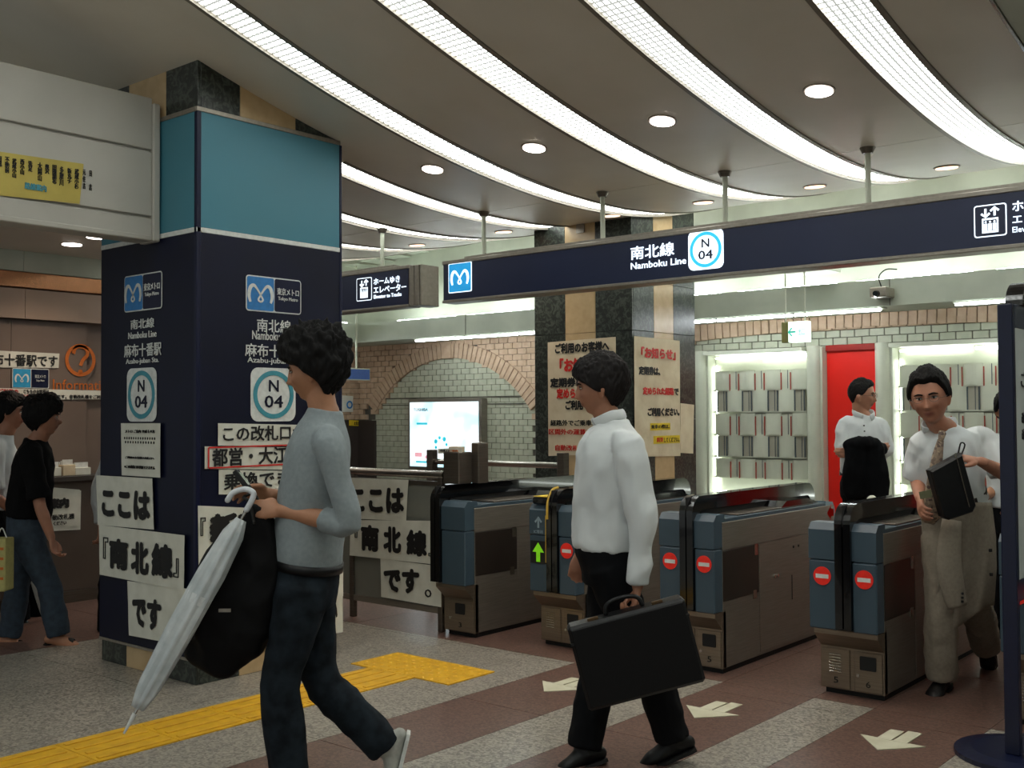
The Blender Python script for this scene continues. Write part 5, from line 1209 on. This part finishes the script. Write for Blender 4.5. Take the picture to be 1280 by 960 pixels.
# briefcase
u1 = unit(at(860, 748, 4.22)-at(718, 785, 4.22)); n1 = FW; v1 = np.cross(u1, n1); v1 = v1 if v1[2] > 0 else -v1
c = at(794, 815, 4.24)
bc_ = empty('briefcase', c-UP*.17, 'large black briefcase carried by the man in the white shirt', 'briefcase')
obox(c, (u1, n1, v1), (.236, .055, .168), 'case_body', M_leather, bc_, .012); obox(c-n1*.057, (u1, n1, v1), (.225, .004, .155), 'front_panel', mat('briefcase_face', '0a0a0c', .6, nscale=60, spec=.25), bc_, .003)
obox(c+v1*.1, (u1, n1, v1), (.238, .057, .004), 'seam', M_rubber, bc_)
for s in (-1, 1): obox(c+u1*s*.13+v1*.172-n1*.03, (u1, n1, v1), (.022, .006, .008), 'clasp', mat('dull_brass', '57432c', .4, .6), bc_, .002)
hp_ = c+v1*.168
MB().tube([hp_-u1*.075, hp_-u1*.065+v1*.035, hp_-u1*.03+v1*.05, hp_+u1*.03+v1*.05, hp_+u1*.065+v1*.035, hp_+u1*.075], [.009]*6, n=10, sub=4).build('handle', M_leather, bc_, smooth=True)
# ---- standing man with folded arms by the red panel
d = 8.0
RS = unit(RT*.75-FW*.65)
J = dict(head=A(1078, 495), neck=A(1079, 521), sh_r=A(1057, 531, .02), sh_l=A(1100, 533, -.04), el_r=A(1052, 560, -.03), wr_r=A(1088, 562, -.22), el_l=A(1106, 563, -.08), wr_l=A(1072, 566, -.24),
         hip=A(1079, 606), hip_r=A(1069, 612), hip_l=A(1089, 612), kn_r=A(1067, 688, -.03), ank_r=A(1066, 762), toe_r=A(1070, 772, -.16), kn_l=A(1090, 688, -.04), ank_l=A(1092, 764), toe_l=A(1100, 774, -.16))
e, I = person('man with glasses in a white shirt standing with folded arms before the red panel', J, -FW, unit(RT*.85-FW*.55-UP*.03), 'bb8468', '8a4c40', SHORT, voxel=.0065, shirt=M_shirtw, trousers=M_trb, shoes=(M_leather, 'shoe'), collar=True,
              hands=[(J['wr_r'], unit(RT+UP*.1), FW, 1, .5), (J['wr_l'], unit(-RT), FW, -1, .5)], sleeve=('long', .05, .036), chest=(.185, .12), waist=(.150, .11), belt=M_leather)
glasses(e, I)
for k in range(3): obox(at(1080+k*.6, 532+k*7, 7.86-.0*k), (RT, FW, UP), (.005, .004, .005), 'button', M_rubber, e, .001)
jk = empty('black_jacket', at(1080, 600, 7.8), 'black jacket draped over the standing man\'s folded arms', 'jacket')
m = MB(); m.tube([at(1060, 556, 7.72), at(1075, 553, 7.68), at(1092, 556, 7.70), at(1104, 562, 7.76)], [(.036, .04), (.048, .045), (.048, .045), (.036, .04)], side=UP, n=16, sub=3, cap='round')
m.tube([at(1070, 560, 7.70), at(1067, 590, 7.72), at(1068, 612, 7.74), at(1070, 622, 7.75)], [(.07, .04), (.085, .04), (.08, .035), (.07, .02)], side=RT, n=20, sub=3, cap='flat', sq=2.6)
m.tube([at(1092, 560, 7.70), at(1096, 595, 7.72), at(1096, 630, 7.74), at(1095, 652, 7.75)], [(.075, .04), (.085, .04), (.08, .035), (.06, .02)], side=RT, n=20, sub=3, cap='flat', sq=2.6)
remesh(m, 'jacket_cloth', M_trb, jk, .01, 2, .8, wrinkle(.012, 14, 6, seed=1))
# ---- older man with tie coming through the gate
d = 5.60
FO = unit(np.array([-.25, -1, 0]))
J = dict(head=A(1162, 497, -.12), neck=A(1181, 536, -.06), sh_r=A(1150, 556, -.06), sh_l=A(1228, 549, .05), el_r=A(1147, 600, .02), wr_r=A(1150, 622, -.20), el_l=A(1260, 594, -.06), wr_l=A(1226, 577, -.34),
         hip=A(1194, 652, .05), hip_r=A(1178, 676, .03), hip_l=A(1215, 674, .08), kn_r=A(1176, 765, -.06), ank_r=A(1177, 845, -.02), toe_r=A(1163, 862, -.12), kn_l=A(1219, 750, .10), ank_l=A(1232, 806, .42), toe_l=A(1236, 838, .40))
OLD = dict(line=[.066, .070, .062, .026, -.004, -.012, -.055, -.078], th=.018, top=.010, back=.006, rough=.25, seed=4)
def arms(B): pass
e, I = person('older man in a short-sleeved white shirt and patterned tie coming through the gate', J, FO, unit(-FW*.95-RT*.55-UP*.12), 'b27a60', '7b4338', OLD, hup=unit(UP-RT*.14), hs=1.17, voxel=.0055, shirt=M_shirtw, trousers=M_beige, shoes=(M_leather, 'shoe'), collar=True, age=1,
              hands=[(J['wr_r'], unit(-UP*.5-FW*.6-RT*.2), unit(RT), -1, .8, .95, 0, .4), (J['wr_l'], unit(-RT*.95+FW*.05+UP*.22), unit(-UP*.9+FW*.3), 1, 1.2, .95, 0, .6)], sleeve=('short', .052, .05), chest=(.190, .130), waist=(.165, .125), belt=M_leather, thigh=.10, hem=.078, shirt_hem=.27, build_=1.05)
glasses(e, I, 1.17)
# tie
tm = mat('patterned_tie', '5c4a42', .6, nscale=70, c2='b09a80', kind='speck'); nf = I['sf']
ch = [at(1178, 541, 5.40), at(1176, 550, 5.39), at(1172, 570, 5.37), at(1168, 600, 5.35), at(1165, 630, 5.35), at(1164, 648, 5.36)]
MB().tube(ch[:2], [(.020, .012), (.014, .010)], side=RT, n=10, cap='round').build('tie_knot', tm, e, smooth=True)
MB().tube(ch[1:]+[at(1167, 655, 5.41)], [(.016, .004), (.027, .004), (.036, .004), (.045, .004), (.048, .004), (.006, .003)], side=RT, n=10, sub=3).build('tie', tm, e, smooth=True)
# pouch
pc = at(1190, 604, 5.27); po = empty('black_pouch', pc-UP*.15, 'black leather pouch with a wrist loop held by the older man', 'bag')
pu = unit(at(1206, 570, 5.27)-at(1162, 588, 5.27)); pv = np.cross(pu, FW); pv = pv if pv[2] > 0 else -pv
m = MB(); P = [(1162, 588), (1202, 566), (1220, 632), (1216, 640), (1186, 650), (1178, 646)]
pts = [at(x, y, 5.24) for x, y in P]; n = len(pts); mc = sum(pts)/n
V = [mc+(p-mc)*.93 for p in pts]+pts+[p+FW*.05 for p in pts]+[mc+(p-mc)*.93+FW*.062 for p in pts]
for i in range(n): V[i] = V[i]-FW*.012
f = [tuple(range(n)), tuple(range(3*n, 4*n))[::-1]]+[(r*n+i, r*n+(i+1) % n, (r+1)*n+(i+1) % n, (r+1)*n+i) for r in range(3) for i in range(n)]
m.add(V, f).build('pouch_body', M_leather, po)
MB().tube([at(1196, 572, 5.222), at(1203, 600, 5.222), at(1212, 634, 5.222)], [.0025]*3, n=6, sub=3).build('zip', M_steeld, po)
MB().tube([at(1202, 568, 5.25), at(1206, 556, 5.24), at(1201, 554, 5.26), at(1198, 566, 5.27)], [(.007, .003)]*4, side=FW, n=8, sub=4).build('wrist_loop', M_leather, po)
obox(at(1195, 569, 5.22), (RT, FW, UP), (.004, .002, .01), 'zip_pull', M_chrome, po)
# card in his right hand
c = at(1157, 618, 5.25); t = empty('ticket', c, 'small shiny ticket holder in the older man\'s right hand', 'ticket'); obox(c, (unit(RT+UP*.2), FW, unit(UP-RT*.2)), (.03, .002, .018), 'holder', mat('ticket_sheen', '77785a', .15, .3), t, .001)
# beige jacket hanging from his arm
jk = empty('beige_jacket', at(1210, 720, 5.4), 'beige jacket hanging folded from the older man\'s bent arm', 'jacket')
K, N = 26, 40; V = []; f = []
for i in range(K+1):
    t = i/K
    xl = np.interp(t, [0, .3, .6, 1], [1182, 1180, 1172, 1164]); xr = np.interp(t, [0, .3, .6, 1], [1240, 1245, 1246, 1243])
    for k in range(N):
        a = 2*math.pi*k/N; uu = (math.cos(a)+1)/2; px = xl+(xr-xl)*uu
        py = 628+t*(154+10*math.sin(uu*5)-16*uu*t); dd = 5.50+.10*t*.3-.035*math.sin(a)*(1 if math.sin(a) > 0 else 1)-.02*math.sin(uu*16+t*2)*(.3+t)
        V.append(at(px, py, dd))
for i in range(K):
    for k in range(N): f.append((i*N+k, i*N+(k+1) % N, (i+1)*N+(k+1) % N, (i+1)*N+k))
f += [tuple(range(N))[::-1], tuple(range(K*N, (K+1)*N))]
MB().add(V, f).build('jacket_cloth', M_beige, jk, smooth=True)
m = MB(); m.tube([at(1190, 650, 5.42), at(1186, 700, 5.40), at(1192, 740, 5.40), at(1197, 758, 5.40)], [(.05, .03), (.062, .035), (.058, .032), (.05, .028)], side=RT, n=18, sub=4); sl = m.build('sleeve', M_beige, jk, smooth=True)
for k in range(3): obox(at(1203, 742+k*5, 5.365), (RT, FW, UP), (.006, .004, .006), 'cuff_button', M_rubber, sl, .002)
for k, (x, y) in enumerate(((1238, 688), (1239, 718))): obox(at(x, y, 5.455), (RT, FW, UP), (.008, .005, .008), 'button', M_rubber, jk, .002)
# ---- people at the left
d = 6.9
R_ = RT
J = dict(head=A(56, 522), neck=A(45, 552), sh_r=A(38, 566, -.16), sh_l=A(44, 566, .16), el_r=A(50, 632, -.20), wr_r=A(64, 672, -.20), el_l=A(30, 630, .2), wr_l=A(36, 668, .2),
         hip=A(34, 662), hip_r=A(32, 668, -.08), hip_l=A(36, 668, .08), kn_r=A(62, 735, -.08), ank_r=A(73, 792, -.06), toe_r=A(98, 797, -.06), kn_l=A(22, 735, .08), ank_l=A(12, 794, .06), toe_l=A(34, 800, .06))
BOB = dict(line=[.036, .030, .016, -.012, -.030, -.045, -.080, -.100], th=.028, top=.016, back=.014, rough=.35, ns=26, seed=9)
person('short-haired person in a black T-shirt and blue jeans with sandals walking right beside the counter', J, R_, unit(R_+FW*.25), 'a8755c', '7c463a', BOB, voxel=.008, shirt=M_blktee, trousers=M_denimb, shoes=(M_skin, 'sandal'), hands=[(J['wr_r'], unit(-UP+R_*.25), R_, -1, .9), (J['wr_l'], unit(-UP+R_*.2), R_, 1, .9)], sleeve=('short', .05, .045), chest=(.155, .125), waist=(.145, .12), thigh=.095, hem=.07, dec=.5)
d = 7.5
J = dict(head=A(14, 516), neck=A(4, 546), sh_r=A(-6, 560, -.17), sh_l=A(2, 560, .17), el_r=A(-10, 618, -.2), wr_r=A(18, 640, -.1), el_l=A(6, 618, .2), wr_l=A(36, 650, .15),
         hip=A(-6, 650), hip_r=A(-6, 656, -.08), hip_l=A(-4, 656, .08), kn_r=A(-20, 720, -.08), ank_r=A(-36, 772, -.06), toe_r=A(-14, 780, -.06), kn_l=A(20, 720, .08), ank_l=A(26, 774, .08), toe_l=A(50, 780, .08))
person('dark-haired man in a white shirt at the left edge, behind the black T-shirt', J, R_, unit(R_+FW*.1), 'b07a60', '7c463a', MID, voxel=.009, shirt=M_shirtw, trousers=M_trb, shoes=(M_leather, 'shoe'), hands=[(J['wr_r'], unit(R_-UP*.4), FW, -1, .8), (J['wr_l'], unit(-UP+R_*.1), R_, 1, .9)], sleeve=('short', .05, .045), dec=.5)
ut, ub = at(37, 672, 7.62), at(52, 768, 7.62); u = empty('white_umbrella', ub, 'white furled umbrella hanging behind the jeans at the left edge', 'umbrella')
MB().tube([ut, ut*.8+ub*.2, ut*.3+ub*.7, ub], [.012, .055, .03, .006], n=16, sub=4, cap='round').build('canopy', mat('white_cloth', 'bdbdb4', .7), u, smooth=True); MB().tube([ut+UP*.12, ut], [.007, .007], n=8).build('shaft', M_steeld, u)
c = at(44, 745, 7.45); bgx = empty('dark_bag', c-UP*.15, 'dark bag held low behind the jeans at the left', 'bag'); m = MB(); m.tube([at(42, 700, 7.85), at(42, 730, 7.85), at(44, 762, 7.85)], [(.05, .05), (.11, .07), (.12, .08)], side=RT, n=18, sub=3, cap='round'); m.build('bag_body', M_trb, bgx, smooth=True)
c = at(2, 705, 6.6); bgx = empty('paper_bag', c-UP*.15, 'pale yellow carrier bag cut by the left edge of the picture', 'bag'); obox(c, (RT, FW, UP), (.05, .06, .16), 'bag_body', mat('yellow_bag', 'b9b271', .7), bgx, .006)
for k in range(4): obox(c+UP*(.10-.06*k)-FW*.062, (RT, FW, UP), (.04, .001, .008), 'print_line', M_orange, bgx)
MB().tube([c+UP*.16-RT*.03, c+UP*.22, c+UP*.16+RT*.03], [.004]*3, n=6, sub=4).build('handle', M_white, bgx)
# ---- person behind the blue pillar (white sleeve)
d = 7.35
J = dict(head=A(150, 525), neck=A(152, 552), sh_r=A(150, 566, .16), sh_l=A(144, 566, -.16), el_r=A(150, 620, .2), wr_r=A(140, 655, .1), el_l=A(124, 612, -.18), wr_l=A(126, 655, -.2),
         hip=A(150, 655), hip_r=A(150, 662, .08), hip_l=A(148, 662, -.08), kn_r=A(150, 730, .08), ank_r=A(152, 775, .06), toe_r=A(140, 782, .06), kn_l=A(136, 730, -.08), ank_l=A(134, 786, -.06), toe_l=A(122, 792, -.06))
person('person almost hidden behind the blue pillar, only a white sleeve and shoe showing', J, L, L, 'b07a60', '7c463a', MID, voxel=.011, shirt=M_shirtw, trousers=M_trb, shoes=(M_leather, 'shoe'), hands=[(J['wr_l'], -UP, L, 1, .8)], dec=.5, brows=False, eyes=False, sleeve=('long', .05, .04))
# ---- person behind the older man, beside the sign stand
d = 6.9
J = dict(head=A(1262, 512), neck=A(1266, 542), sh_r=A(1246, 556), sh_l=A(1288, 556), el_r=A(1250, 608, .05), wr_r=A(1226, 624, -.12), el_l=A(1296, 610), wr_l=A(1280, 640, -.1),
         hip=A(1268, 650), hip_r=A(1258, 658), hip_l=A(1278, 658), kn_r=A(1256, 735, -.05), ank_r=A(1258, 800), toe_r=A(1252, 812, -.12), kn_l=A(1280, 735), ank_l=A(1282, 800), toe_l=A(1284, 812, -.12))
person('person in a white top half hidden between the older man and the sign stand', J, -FW, unit(-FW-RT*.3), 'b5805f', '7c463a', MID, voxel=.009, shirt=M_shirtw, trousers=M_trb, shoes=(M_leather, 'shoe'), hands=[(J['wr_r'], unit(-RT-FW*.3), FW, -1, .8), (J['wr_l'], unit(-RT), FW, 1, .8)], sleeve=('short', .05, .045), dec=.5)
